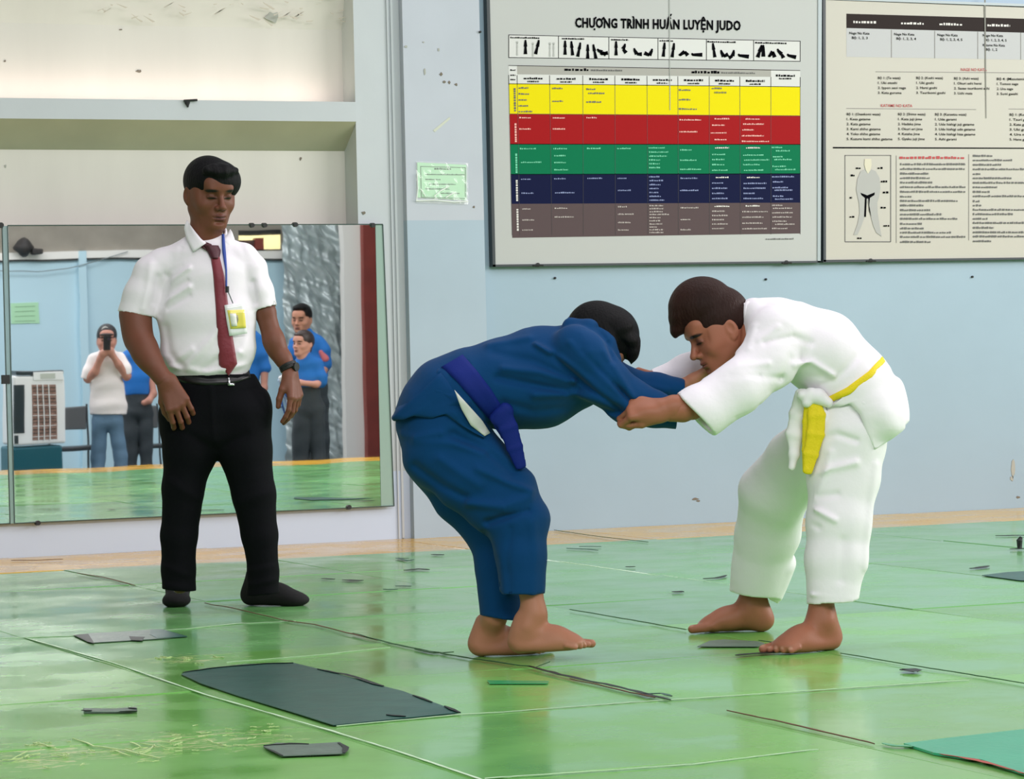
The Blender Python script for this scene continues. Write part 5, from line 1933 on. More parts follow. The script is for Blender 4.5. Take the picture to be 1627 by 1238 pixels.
# ================================================================== judo fighter in white
Z2 = 9.85
S2_ = Z2 / FPX
whi = empty('person', FP(1270, 1030))
tag(whi, 'judo fighter in a white uniform with a yellow belt, gripping a blue sleeve', 'person')
M2 = lambda x, y, p: PZ(x, y, Z2 + p * S2_)
SKW = (156, 98, 74)
m_giw = mat('white_gi_cotton', (240, 236, 242), .85, bump=(16, .3), spec=.15)
m_belty = mat('yellow_belt', (232, 208, 12), .7, bump=(200, .3))
hfw = Frame(M2(1143, 525, -6), dirv(-.85, -.47, -.24), dirv(-.49, .86, -.02), 1.04)
sp = []
Fh = Fld(.0026, M2, S2_)
head(Fh, hfw, sp, SKW, lips=(120, 66, 60), brow=(18, 12, 10), open_eyes=False, neck=(M2(1172, 540, 4), M2(1205, 545, 6), (.055, .056), (.065, .06)), dark=(96, 58, 46))
Fa = Fld(.0042, M2, S2_)
Fa.chain([(1245, 560, -60, 25), (1160, 625, -105, 20), (1085, 652, -138, 17), (1066, 654, -140, 16)], 8)
Fa.chain([(1200, 545, 40, 24), (1120, 590, 60, 18), (1050, 604, 52, 14)], 8)
Fq = Fld(.0027, M2, S2_)
Fq.chain([(1100, 646, -132, 21, 19), (1070, 648, -140, 19, 17), (1052, 651, -142, 17, 16)], 5)
wq = M2(1056, 653, -142)
hand(Fq, wq, dirv(-.97, .10, -.05), dirv(.05, -.6, .8), 1, 1.18, tcurl=40, tout=22, fcurl=[(58, 95, 60), (62, 95, 60), (66, 95, 60), (70, 92, 60)])
Fq.ell((1030, 656, -142), (23, 19, 16), k=6)
Fq.chain([(1052, 604, 52, 13), (1038, 603, 50, 12)], 5)
hand(Fq, M2(1042, 603, 50), dirv(-.9, .2, -.3), dirv(-.1, -.8, -.5), -1, .95, tcurl=40, tout=25, fcurl=[(50, 85, 50)] * 4)
Ff = Fld(.0031, M2, S2_)
fat = FP(1192, 1003)
G3 = foot(Ff, fat, -CR * [1, 1, 0] + CD * [1, 1, 0] * .02, -CD, 1.16, spots=sp)
fz = float((fat - CPOS) @ CD)
Ff.wchain([G3(-.010, 0, .07), PZ(1193, 968, fz), PZ(1197, 915, fz)], [(.034, .038), (.036, .038), (.046, .046)], .03)
nat = FP(1303, 1033)
G4 = foot(Ff, nat, -CR * [1, 1, 0] - CD * [1, 1, 0] * .62, CD - CR, 1.14, spots=sp)
nz = float((nat - CPOS) @ CD)
Ff.wchain([G4(-.008, 0, .07), PZ(1304, 985, nz), PZ(1306, 925, nz)], [(.034, .038), (.036, .038), (.046, .046)], .03)
pn = (nz - Z2) / S2_
pf = (fz - Z2) / S2_
print('near/far leg pd', pn, pf)
Fb = Fld(.009, M2, S2_)
Fb.chain([(1205, 540, 0, 44, 50), (1270, 545, 0, 52, 54), (1330, 580, 0, 54, 54), (1360, 640, 0, 50, 56)], 14)
Fb.chain([(1350, 660, -30, 40), (1330, 800, pn * .7, 28), (1308, 920, pn, 18)], 10)
Fb.chain([(1340, 660, 40, 38), (1232, 790, pf * .62, 26), (1200, 915, pf, 18)], 10)
Fb.chain([(1220, 545, -40, 26), (1250, 560, -55, 24)], 10)
sculpt('body', [Fb, Fh, Fa, Fq, Ff], m_skin, whi, painter(SKW, sp))
# hair
Fr = Fld(.0032, M2, S2_)
Fr.ell((1116, 489, 0), (54, 48, 50), k=3)
hair_cap(Fr, hfw, front=.052, side=-.012, nape=-.045, thick=.009)
Fr.ell((1081, 501, -4), (17, 26, 32), k=8)
Fr.ell((1073, 513, -6), (10, 14, 26), k=6)
Fr.noise(.0015, 100, 7)
sculpt('hair', [Fr], m_hair_r, whi)
# jacket
Fj2 = Fld(.0048, M2, S2_, gain=1.8)
Fj2.chain([(1216, 524, 0, 42, 60), (1255, 536, 0, 56, 76), (1305, 560, 0, 64, 78), (1345, 600, 0, 62, 76), (1358, 640, 0, 66, 78)], 12)
Fj2.chain([(1199, 496, -10, 24, 40), (1228, 505, 0, 34, 70)], 12)
# near arm and its wide sleeve
Fj2.chain([(1235, 530, -56, 46), (1222, 575, -76, 45, 40), (1174, 617, -108, 38, 38), (1112, 654, -130, 41, 36), (1070, 680, -140, 43, 36)], 14, cut=[((1104, 655.5, -130), (1068, 690, -134))])
Fj2.chain([(1112, 650, -132, 36, 24), (1060, 684, -142, 39, 29)], 2, sub=True)
# far arm sleeve
Fj2.chain([(1195, 530, 44, 34), (1130, 580, 62, 30, 30), (1090, 590, 60, 24, 28), (1040, 602, 54, 17, 24)], 12, cut=[((1036, 603, 54), (1000, 610, 54))])
Fj2.chain([(1062, 598, 56, 13, 19), (1020, 606, 54, 15, 20)], 2, sub=True)
# skirt over the hip, flaring at the rear hem
Fj2.chain([(1362, 620, 0, 62, 80), (1385, 655, 0, 52, 82), (1400, 672, 0, 36, 80)], 14)
Fj2.ell((1425, 662, 0), (17, 26, 60), k=14)
Fj2.halfcut((1395, 708, 0), (1425, 745, 0))
for pts, a_, w_ in (([(1178, 560, -60), (1205, 525, -78), (1228, 490, -60)], -2, 4), ([(1172, 560, -70), (1205, 540, -90), (1235, 520, -90)], 3, 5), ([(1215, 545, -100), (1260, 535, -90), (1290, 545, -84)], -3, 5),
                    ([(1105, 620, -100), (1160, 600, -118), (1205, 598, -116), (1240, 600, -100)], -3.5, 6), ([(1110, 640, -110), (1150, 640, -118), (1200, 622, -110)], 3, 6), ([(1130, 660, -110), (1165, 660, -114), (1200, 640, -104)], -3, 6),
                    ([(1120, 605, -110), (1170, 582, -118), (1220, 578, -116)], 3, 5), ([(1262, 580, -90), (1290, 575, -84), (1325, 598, -78)], 4, 5), ([(1270, 600, -84), (1310, 598, -80)], -3, 5), ([(1290, 620, -80), (1330, 600, -78), (1375, 555, -60)], -2.5, 6),
                    ([(1255, 570, -100), (1243, 598, -104), (1228, 622, -104)], -1.5, 7), ([(1370, 640, -74), (1400, 655, -64), (1425, 670, -40)], 2.5, 7), ([(1345, 640, -76), (1375, 662, -74), (1400, 690, -60)], -2.5, 6), ([(1330, 630, -76), (1400, 610, -60)], 2, 5),
                    ([(1200, 520, -80), (1190, 555, -100)], 2, 5), ([(1380, 590, -60), (1410, 620, -40)], 2, 6), ([(1140, 625, -118), (1185, 614, -118)], 3, 5)):
    Fj2.ridge(pts, a_, w_)
Fj2.noise(.0012, 26, 3)
# carve the front corner of the skirt so that the thigh shows under the curved hem
for c_, r_ in (((1302, 700, -66), (44, 46, 60)), ((1344, 722, -70), (33, 66, 66))):
    Fj2.ell(c_, r_, k=3, sub=True)
sculpt('jacket', [Fj2], m_giw, whi)
# trousers
Fw = Fld(.005, M2, S2_, gain=2.3)
Fw.chain([(1338, 642, 0, 52, 72), (1342, 680, 0, 62, 74), (1340, 705, 0, 66, 72)], 12)
Fw.chain([(1350, 690, -34, 56, 46), (1340, 760, pn * .5, 57, 46), (1332, 830, pn * .72, 50, 44), (1328, 890, pn * .88, 47, 41), (1321, 978, pn, 39, 38)], 14, cut=[((1320, 957, pn), (1323, 985, pn))])
Fw.chain([(1318, 690, 36, 52, 44), (1270, 735, pf * .38, 55, 46), (1229, 785, pf * .58, 57, 46), (1219, 850, pf * .78, 53, 44), (1196, 960, pf, 42, 42)], 14, cut=[((1194, 944, pf), (1190, 975, pf))])
Fw.chain([(1245, 895, pf * .9, 20, 30), (1224, 950, pf, 15, 26)], 8, cut=[((1220, 951, pf), (1212, 968, pf))])
Fw.chain([(1321, 944, pn, 32, 30), (1320, 1000, pn, 34, 32)], 2, sub=True)
Fw.chain([(1199, 930, pf, 34, 34), (1195, 980, pf, 37, 36)], 2, sub=True)
for pts, a_, w_ in (([(1282, 760, -76), (1320, 745, -88), (1360, 735, -80)], 2.5, 6), ([(1275, 775, -70), (1300, 790, -84), (1330, 786, -88)], -3, 5), ([(1272, 800, -70), (1300, 812, -84), (1325, 826, -88)], 3, 5), ([(1275, 828, -70), (1300, 838, -84)], -3.5, 4),
                    ([(1300, 700, -78), (1330, 690, -84), (1360, 700, -80)], -2.5, 5), ([(1390, 740, -50), (1380, 830, -60), (1372, 900, -60)], 2.5, 7), ([(1340, 860, -86), (1335, 920, -84)], -1.5, 8), ([(1180, 780, 20), (1220, 760, 10), (1270, 775, 10)], 3.5, 7),
                    ([(1180, 800, 20), (1230, 790, 8), (1270, 800, 10)], -3.5, 6), ([(1172, 830, 22), (1210, 840, 18), (1260, 828, 20)], 3, 6), ([(1262, 850, 40), (1250, 880, 36), (1232, 930, 40)], 4, 5), ([(1240, 860, 30), (1225, 900, 34)], -4, 6),
                    ([(1290, 945, -80), (1350, 950, -80)], 2, 3), ([(1165, 930, 40), (1210, 938, 40)], 2, 3), ([(1240, 700, 20), (1250, 740, 10)], -3, 6), ([(1320, 720, -84), (1310, 760, -88), (1295, 790, -84)], 2, 7)):
    Fw.ridge(pts, a_, w_)
Fw.noise(.0012, 24, 6)
sculpt('trousers', [Fw], m_giw, whi)
zr2 = (Z2 - .6, Z2 + .5)
strip('belt', Fj2, *zr2, [(1402, 566), (1380, 590), (1345, 616), (1313, 632)], [(1407, 574), (1386, 600), (1350, 627), (1316, 641)], .010, .007, m_belty, whi, 4, 24, smooth=4)
Fx = Fld(.006, M2, S2_)
Fx.ops = [o for f_ in (Fj2, Fw) for o in f_.ops if o[0] in 'ce' and not o[6 if o[0] == 'c' else 5]]
Fx.lo, Fx.hi = np.minimum(Fj2.lo, Fw.lo), np.maximum(Fj2.hi, Fw.hi)
Fx.solve()
strip('jacket_skirt', Fx, *zr2, [(1322, 645), (1336, 646), (1350, 641), (1365, 656), (1378, 690), (1390, 713)], [(1402, 580), (1424, 618), (1441, 658), (1438, 682), (1420, 696), (1391, 714)], .009, .008, m_giw, whi, 10, 26, smooth=4)
# knot and the hanging ends
Fe = Fld(.0042, M2, S2_)
Fe.chain([(1275, 628, -60, 9, 12), (1300, 630, -66, 12, 12), (1316, 640, -66, 8, 10)], 5)
Fe.chain([(1288, 622, -66, 6, 9), (1282, 640, -66, 8, 9)], 5)
sculpt('belt_knot', [Fe], m_giw, whi)
Fe = Fld(.0038, M2, S2_)
Fe.chain([(1292, 636, -62, 10, 6), (1298, 660, -66, 14, 5), (1296, 690, -66, 14, 4.5), (1288, 722, -64, 12, 4), (1283, 750, -62, 8, 4)], 5)
Fe.chain([(1284, 636, -58, 6, 5), (1282, 670, -58, 7, 4.5), (1280, 715, -56, 6, 4), (1280, 748, -56, 5, 4)], 3)
Fe.ridge([(1296, 655, -70), (1294, 700, -70), (1284, 740, -66)], -1.5, 3)
sculpt('belt_end', [Fe], m_belty, whi)
Fe = Fld(.0045, M2, S2_)
Fe.chain([(1282, 628, -46, 20, 10), (1270, 660, -44, 16, 7), (1264, 690, -44, 14, 6), (1262, 722, -44, 8, 5), (1258, 742, -44, 4, 4)], 8)
Fe.chain([(1302, 636, -58, 8, 6), (1311, 660, -60, 5, 5), (1306, 690, -60, 3, 4)], 4)
Fe.noise(.0012, 40, 3)
sculpt('jacket_front_flap', [Fe], m_giw, whi)
# lapel edge along the neck
strip('lapel', Fj2, *zr2, [(1172, 486), (1165, 520), (1162, 545), (1158, 560)], [(1190, 478), (1184, 520), (1176, 545), (1168, 562)], .008, .007, m_giw, whi, 4, 18, smooth=6)
# ================================================================== people seen only in the mirror
def mirror_person(z0, label, fwdmix, headpx, hs, skin, parts, hair=None, face_spots=None, hands=()):
    """parts: list of (name, material, [chains], noise)"""
    s_ = z0 / FPX
    M = lambda x, y, p: MP(x, y, z0 + p * s_)
    b0 = M(headpx[0], headpx[1], 0)
    root = empty('person', (b0[0], b0[1], ZL))
    tag(root, label, 'person')
    a, b_, c_ = fwdmix
    fw = nrm(a * CRm + b_ * CUm + c_ * CDm)
    fr = Frame(b0, fw, CUm, hs)
    sp_ = []
    Fh_ = Fld(.0045, M, s_, CDm)
    head(Fh_, fr, sp_, skin, neck=(M(headpx[0], headpx[1] + 22, 0), M(headpx[0], headpx[1] + 34, 0), (.05, .05), (.06, .055)), lips=(150, 90, 84), ears=True)
    fl_ = [Fh_]
    for ch_ in hands:
        Fx = Fld(.006, M, s_, CDm)
        for c2 in ch_:
            Fx.chain(c2, 4)
        fl_.append(Fx)
    # trunk and legs under the clothes down to the lower floor
    hx, hy = headpx
    Fx = Fld(.012, M, s_, CDm)
    Fx.chain([(hx, hy + 34, 0, 10, 7), (hx, hy + 60, 0, 12, 8), (hx, hy + 74, 0, 10, 7)], 6)
    fl_.append(Fx)
    sculpt('body', fl_, m_skin, root, painter(skin, sp_))
    for (nm, mt, chs, nz) in parts:
        Fx = Fld(.009, M, s_, CDm)
        for c2 in chs:
            if isinstance(c2, dict):
                Fx.chain(c2['p'], c2.get('k', 5), cut=c2.get('cut'))
            else:
                Fx.chain(c2, 5)
        if nz:
            Fx.noise(nz, 22, 4)
        sculpt(nm, [Fx], mt, root)
    if hair:
        Fx = Fld(.006, M, s_, CDm)
        hair_cap(Fx, fr, *hair[0])
        for (cc, rr) in hair[1]:
            Fx.well(fr(*cc), fr.rad(*rr), fr.ax, .02)
        sculpt(hair[3] if len(hair) > 3 else 'hair', [Fx], hair[2], root)
    return root, M, fr


m_jean = mat('faded_blue_jeans', (92, 122, 148), .8, bump=(60, .2), var=(6, .18))
m_jeand = mat('dark_grey_trousers', (52, 60, 66), .8, var=(6, .15), bump=(40, .2))
m_polo = mat('blue_uniform_shirt', (20, 108, 190), .75, bump=(40, .15), var=(5, .08))
m_wsh = mat('white_loose_shirt', (238, 230, 230), .8, bump=(30, .15))
SKM = (186, 132, 116)
# the man taking a picture
zp = 28.9
rt, Mx, frx = mirror_person(zp, 'reflected man in loose white shirt and jeans holding a camera to his face', (.1, 0, -1), (168, 540), 1.12, SKM,
    [('trousers', m_jean, [[(171, 655, 0, 24, 14), (171, 672, 0, 25, 14)], [(158, 670, 0, 13, 12), (156, 730, 0, 11, 10), (155, 800, 0, 8, 8)], [(184, 670, 0, 13, 12), (190, 725, 0, 11, 10), (194, 800, 0, 8, 8)]], .002),
     ('shirt', m_wsh, [{'p': [(168, 562, 0, 14, 10), (168, 575, 0, 26, 14), (170, 610, 0, 27, 16), (172, 645, 0, 30, 17), (172, 670, 0, 31, 17)], 'cut': [((171, 660, 0), (172, 690, 0))]},
                       {'p': [(150, 572, 0, 12, 11), (141, 590, -3, 11, 11), (136, 605, -4, 10, 10)], 'cut': [((137, 601, -4), (134, 615, -4))]},
                       {'p': [(190, 572, 0, 12, 11), (199, 588, -3, 11, 11), (202, 600, -4, 10, 10)], 'cut': [((201, 596, -4), (204, 610, -4))]}], .003),
     ('shoe', m_sock, [[(155, 806, 0, 7), (154, 808, -12, 7)]], 0), ('shoe', m_sock, [[(194, 806, 0, 7), (196, 808, -12, 7)]], 0)],
    hair=((.03, -.03, -.05, .012), [((0, .09, .045), (.06, .045, .012))], mat('cap_black', (28, 28, 32), .7), 'cap'),
    hands=([[(141, 596, -4, 7), (139, 600, -6, 7), (150, 590, -18, 6), (158, 570, -24, 5)], [(200, 592, -4, 7), (202, 598, -6, 7), (188, 580, -18, 6), (176, 562, -24, 5)],
            [(158, 570, -24, 5), (162, 562, -26, 5.5), (167, 558, -27, 4)], [(176, 564, -24, 5), (174, 558, -26, 5.5), (169, 556, -27, 4)],
            [(163, 566, -27, 2.4), (170, 562, -29, 2.2)], [(163, 562, -27, 2.4), (171, 558, -29, 2.2)], [(164, 558, -27, 2.4), (171, 554, -29, 2.2)]],))
q = MB()
cw = Mx(165, 524, -12)
q.tube([cw - CDm * .004, cw + CDm * .004], .035, mat('cap_white_patch', (220, 220, 220), .7), 14)
q.build('cap_badge', rt)
cm_ = Mx(168, 545, -38)
ph_o = empty('camera_phone', cm_)
tag(ph_o, 'black camera held up before the face of the reflected man in the white shirt', 'camera')
q = MB(); q.prism([cm_ + CRm * a + CUm * b_ for (a, b_) in ((-.035, -.07), (.035, -.07), (.035, .07), (-.035, .07))], tuple(CDm * .012), mat('phone_black', (26, 28, 34), .2)); q.build('case', ph_o, bevel=.003)
q = MB(); c2 = cm_ + CRm * .015 + CUm * .04; q.tube([c2 - CDm * .006, c2], .014, mat('lens_dark', (50, 44, 60), .1), 12); q.build('lens', ph_o)

# behind him, half hidden by the arm of the man in the tie
mirror_person(29.6, 'reflected person in blue shirt and dark trousers, behind the man taking a picture', (-.4, 0, -1), (218, 535), 1.05, SKM,
    [('trousers', m_jeand, [[(220, 624, 0, 21, 12), (220, 655, 0, 23, 13)], [(208, 655, 0, 12, 11), (206, 800, 0, 9, 9)], [(231, 655, 0, 12, 11), (232, 800, 0, 9, 9)]], .002),
     ('shirt', m_polo, [{'p': [(218, 555, 0, 13, 9), (218, 566, 0, 22, 12), (220, 600, 0, 24, 13), (221, 636, 0, 22, 13)], 'cut': [((220, 628, 0), (220, 650, 0))]},
                        [(202, 568, 0, 9, 9), (200, 600, 2, 8, 8)], [(236, 568, 0, 9, 9), (241, 590, 0, 8, 8)]], .002)],
    hair=((.058, -.01, -.05, .01), [((0, .03, .1), (.06, .06, .03))], m_hair_b),
    hands=([[(241, 590, 0, 6), (246, 625, -6, 5), (238, 636, -14, 4.5)], [(238, 636, -14, 4.5), (229, 640, -16, 4)]],))
# right of the man in the tie: one more blue sleeve
mirror_person(29.4, 'reflected person in blue shirt mostly hidden behind the man in the red tie', (-.2, 0, -1), (388, 500), 1.05, SKM,
    [('trousers', m_jeand, [[(390, 625, 0, 20, 13), (390, 640, 0, 21, 13)], [(380, 640, 0, 11, 11), (380, 800, 0, 9, 9)], [(400, 640, 0, 11, 11), (402, 800, 0, 9, 9)]], .002),
     ('shirt', m_polo, [{'p': [(388, 522, 0, 13, 9), (388, 532, 0, 22, 12), (390, 570, 0, 24, 13), (392, 620, 0, 21, 13)]}, [(408, 540, 0, 10, 9), (416, 566, 0, 10, 9), (421, 584, 0, 10, 9)]], .002)],
    hair=((.058, -.01, -.05, .01), [((0, .03, .1), (.06, .06, .03))], m_hair_b),
    hands=([[(421, 584, 0, 6), (420, 615, -4, 5)], [(420, 615, -4, 5), (419, 626, -6, 4)]],))
# the couple before the silver curtain
mirror_person(29.6, 'reflected man in blue shirt with red arm patch standing behind the woman', (-.35, -.1, -1), (480, 508), 1.05, (190, 134, 112),
    [('trousers', m_jeand, [[(498, 600, 0, 20, 12), (498, 640, 0, 21, 13)], [(488, 640, 0, 12, 11), (486, 800, 0, 9, 9)], [(510, 640, 0, 12, 11), (514, 800, 0, 9, 9)]], .003),
     ('shirt', m_polo, [{'p': [(484, 530, 0, 13, 9), (488, 542, 0, 23, 12), (494, 575, 0, 25, 13), (498, 606, 0, 24, 13)], 'cut': [((498, 600, 0), (499, 620, 0))]},
                        [(468, 545, 0, 10, 9), (464, 565, -4, 9, 8)], [(506, 545, 0, 11, 10), (515, 560, -4, 10, 9), (517, 580, -4, 9, 9)]], .003),
     ('arm_patch', mat('red_patch', (206, 110, 116), .7), [[(511, 560, -9, 6, 5), (516, 572, -10, 6, 5)]], 0)],
    hair=((.06, -.01, -.05, .01), [((0, .04, .1), (.062, .058, .03))], m_hair_b),
    hands=([[(517, 580, -4, 6), (510, 598, -14, 5), (490, 603, -24, 4.5)]],))
mirror_person(28.7, 'reflected woman in blue polo shirt standing in front of a taller man', (-.75, 0, -1), (482, 547), .98, (206, 150, 134),
    [('trousers', m_jeand, [[(490, 614, 0, 18, 12), (490, 650, 0, 22, 14)], [(480, 650, 0, 14, 12), (474, 800, 0, 12, 10)], [(502, 650, 0, 13, 12), (506, 800, 0, 11, 10)]], .003),
     ('shirt', m_polo, [{'p': [(484, 568, 0, 12, 9), (486, 578, 0, 20, 11), (490, 600, 0, 22, 13), (491, 622, 0, 21, 13)], 'cut': [((491, 614, 0), (491, 640, 0))]},
                        [(503, 580, 0, 10, 9), (509, 598, -3, 9, 9), (510, 606, -4, 8, 8)]], .002)],
    hair=((.065, -.03, -.09, .012), [((0, -.05, .02), (.075, .06, .075)), ((0, -.06, -.05), (.04, .045, .06)), ((0, .06, .09), (.055, .035, .015))], mat('dark_brown_hair', (40, 24, 20), .5)),
    hands=([[(510, 604, -4, 5.5), (502, 610, -14, 5), (478, 607, -20, 4.5), (468, 606, -20, 4)]],))
# white towel and blue rope hanging left of the couple
q = MB()
rg = random.Random(2)
zz = 29.0
for k in range(9):
    pts = []
    x0_ = 443 + k * 3.0
    for t in range(8):
        pts.append(MP(x0_ + math.sin(t * .8 + k) * 3 + t * 1.1, 602 + t * (7 + rg.uniform(-1, 1)), zz + .04 * math.sin(k + t)))
    q.tube(pts, .010, mat('rope_blue', (60, 104, 190), .6) if k % 2 else mat('rope_pale', (176, 196, 226), .6), 6)
blob(q, MP(452, 600, zz), (.05, .05, .04), mat('rope_white', (236, 238, 240), .6), 2)
tag(q.build('rope_bundle', smooth=True), 'bundle of blue and white cords hanging left of the reflected couple', 'cord')
# ================================================================== tape, patches and scraps on the mats
m_tape = mat('dark_green_tape', (30, 84, 74), .36, var=(9, .2), bump=(7, .4), spec=.45)
m_tape2 = mat('grey_green_tape', (96, 116, 104), .4, var=(12, .2), bump=(40, .3))
m_blk = mat('black_tape', (22, 30, 30), .5)
m_gtape = mat('bright_green_tape', (40, 160, 96), .35, coat=.3)
m_brn = mat('torn_seam_brown', (104, 66, 48), .8)
m_sdk = mat('dark_green_seam', (44, 88, 48), .8)  # the dark green colour of the seam lines
m_tq = mat('turquoise_mat_vinyl', (52, 170, 128), .32, var=(5, .08), bump=(60, .15), spec=.6)


def patch(mb, pts, m, z=.0022, th=.002):
    P = [FP(x, y, z) for (x, y) in pts]
    mb.prism([p for p in P], (0, 0, -th), m)


def line(mb, pts, w_, m, z=.0058, seed=0, jit=.0):
    rg = random.Random(seed)
    P = []
    for i in range(len(pts) - 1):
        n = max(2, int(math.hypot(pts[i + 1][0] - pts[i][0], pts[i + 1][1] - pts[i][1]) / 12))
        for k in range(n):
            t = k / n
            P.append((pts[i][0] + (pts[i + 1][0] - pts[i][0]) * t, pts[i][1] + (pts[i + 1][1] - pts[i][1]) * t))
    P.append(pts[-1])
    Q = [FP(x + rg.uniform(-jit, jit), y + rg.uniform(-jit, jit) * .6, z) for (x, y) in P]
    vs, fs = [], []
    for i, p in enumerate(Q):
        t = nrm(Q[min(i + 1, len(Q) - 1)] - Q[max(i - 1, 0)])
        s_ = np.cross(t, [0, 0, 1])
        ww = w_ * (.5 + .7 * rg.random()) * (0.35 if i in (0, len(Q) - 1) else 1)
        vs += [p + s_ * ww, p - s_ * ww, p - s_ * ww * .5 - np.array([0, 0, .0025]), p + s_ * ww * .5 - np.array([0, 0, .0025])]
    for i in range(len(Q) - 1):
        a, b_ = 4 * i, 4 * i + 4
        fs += [(a, a + 1, b_ + 1, b_), (a + 1, a + 2, b_ + 2, b_ + 1), (a + 3, a, b_, b_ + 3)]
    mb.add(vs, fs, m)


def tp(name, label, cat, shapes, group=None):
    q = MB()
    for (kind, *a) in shapes:
        if kind == 'p':
            patch(q, a[0], a[1], *(a[2:] or ()))
        else:
            line(q, a[0], a[1], a[2], seed=int(a[0][0][0]), jit=(a[3] if len(a) > 3 else 0))
    return tag(q.build(name), label, cat, group)


tp('tape_patch', 'largest dark green tape patch, in front of the man in the red tie', 'tape', [
    ('p', [(288, 1071), (300, 1066), (345, 1060), (395, 1055), (466, 1053), (520, 1066), (600, 1088), (640, 1098), (700, 1120), (732, 1132), (690, 1136), (640, 1141), (590, 1146), (530, 1152), (470, 1133), (380, 1106), (320, 1086)], m_tape, .003),
    ('l', [(290, 1068), (345, 1060), (420, 1054), (466, 1052.5)], .004, m_blk, .6), ('l', [(505, 1062), (560, 1074), (608, 1090)], .008, m_blk, 1), ('l', [(656, 1104), (686, 1115)], .008, m_blk, .6), ('l', [(706, 1121), (731, 1132)], .009, m_blk, .6), ('l', [(614, 1135), (644, 1138)], .009, m_blk, .4)])
tp('tape_patch', 'long grey and black tape patch left of the feet of the man in the tie', 'tape', [
    ('p', [(118, 1009), (145, 1006), (205, 1003), (240, 1000), (262, 1001), (298, 1011), (250, 1015), (200, 1018), (150, 1021)], m_tape2, .003), ('p', [(117, 1009), (140, 1007), (150, 1022), (140, 1020)], m_blk, .0042), ('p', [(240, 1000), (258, 1000), (298, 1011), (250, 1014), (238, 1008)], m_tape, .0042), ('p', [(205, 1011), (230, 1012), (226, 1018), (208, 1017)], m_blk, .0042)])
tp('tape_patch', 'small grey tape patch with black ends near the bottom left of the floor', 'tape', [
    ('p', [(132, 1125), (180, 1126), (217, 1123), (218, 1130), (180, 1131), (134, 1131)], m_tape2, .003), ('l', [(130, 1128), (145, 1129)], .012, m_blk, .4), ('l', [(190, 1130), (218, 1129)], .008, m_blk, .4), ('l', [(205, 1124), (217, 1126)], .008, m_blk, .4)])
tp('tape_patch', 'crumpled grey tape patch with a black rim at the bottom, left of the light seam', 'tape', [
    ('p', [(418, 1186), (440, 1180), (490, 1182), (540, 1179), (553, 1188), (548, 1197), (500, 1199), (447, 1201)], m_tape2, .004), ('l', [(420, 1184), (460, 1181), (490, 1182)], .008, m_blk, .8), ('l', [(420, 1187), (448, 1200)], .006, m_blk, .6), ('l', [(538, 1180), (550, 1187), (546, 1196)], .01, m_blk, .6)])
tp('mat_piece', 'turquoise mat piece at the bottom right corner of the floor', 'mat', [
    ('p', [(1436, 1181), (1500, 1173), (1700, 1150), (1760, 1180), (1760, 1262), (1627, 1228), (1560, 1207), (1484, 1196)], m_tq, .006, .006),
    ('l', [(1482, 1195), (1530, 1202), (1580, 1214), (1627, 1227), (1680, 1240)], .012, mat('red_edge_tape', (176, 72, 56), .5), .5)])
tp('tape_strip', 'short green and brown tape scrap lying on the turquoise mat piece', 'tape', [('l', [(1488, 1193), (1510, 1186), (1528, 1182)], .012, m_tape, .6), ('l', [(1402, 1181), (1420, 1184), (1450, 1186)], .014, m_gtape, 1)])
tp('tape_patch', 'dark tape patch at the right edge of the mats', 'tape', [('p', [(1560, 914), (1600, 909), (1680, 905), (1680, 925), (1620, 922)], m_tape, .003)])
tp('tape_patch', 'faded grey tape patch under the feet of the fighter in white', 'tape', [('p', [(1108, 1027), (1128, 1018), (1150, 1016), (1205, 1019), (1215, 1022), (1204, 1027), (1150, 1027)], m_tape2, .003)])
tp('tape_strip', 'bright green tape strip below the feet of the fighter in blue', 'tape', [('p', [(774, 1081), (872, 1082), (870, 1086), (778, 1086)], m_gtape, .003)])
scr = [([(1170, 1041), (1195, 1038), (1240, 1036)], .010, 'black tape strip at the toes of the front foot of the fighter in white'),
       ([(513, 919), (531, 920)], .014, 'left one of two small black scraps right of the man in the tie'),
       ([(543, 921), (560, 922), (577, 922)], .012, 'right one of two small black scraps right of the man in the tie'),
       ([(643, 906), (665, 904), (682, 905)], .014, 'black tape scrap behind the fighter in blue, second nearest to the wall'),
       ([(687, 881), (705, 881)], .018, 'black tape scrap nearest the column, behind the fighter in blue'),
       ([(1068, 940), (1085, 940)], .016, 'small black scrap on the mats left of the far foot of the fighter in white'),
       ([(1118, 919), (1140, 918), (1154, 914)], .010, 'thin dark scrap beside the far trouser leg of the fighter in white'),
       ([(994, 900), (1008, 900)], .012, 'tiny dark scrap on the mats midway between the two fighters'),
       ([(1541, 903), (1560, 901), (1571, 899)], .014, 'curled black scrap on the mats near the right edge, left of the dark patch'),
       ([(1430, 1064), (1445, 1063), (1455, 1067)], .016, 'curled black scrap right of the front foot of the fighter in white'),
       ([(1582, 851), (1627, 850)], .012, 'dark tape strip by the yellow mats at the right edge'),
       ([(1605, 872), (1630, 871)], .014, 'flat dark scrap below the upright black curl at the right edge')]
for (pts, w_, lb) in scr:
    tp('tape_scrap', lb, 'tape', [('l', pts, w_ * 1.9, m_blk, .6)])
q = MB(); c0 = FP(1620, 871, .004); q.tube([c0, c0 + [0, 0, .035], c0 + [.01, 0, .05]], [.012, .014, .008], m_blk, 6)
tag(q.build('tape_scrap'), 'upright curl of black tape at the right edge of the mats', 'tape')
tp('tape_strip', 'pair of green tape scraps by the yellow mats below the mirror corner', 'tape', [('l', [(628, 887), (645, 890), (657, 889)], .012, m_tape, 1), ('l', [(632, 886), (650, 887)], .008, m_tape2, .6)])
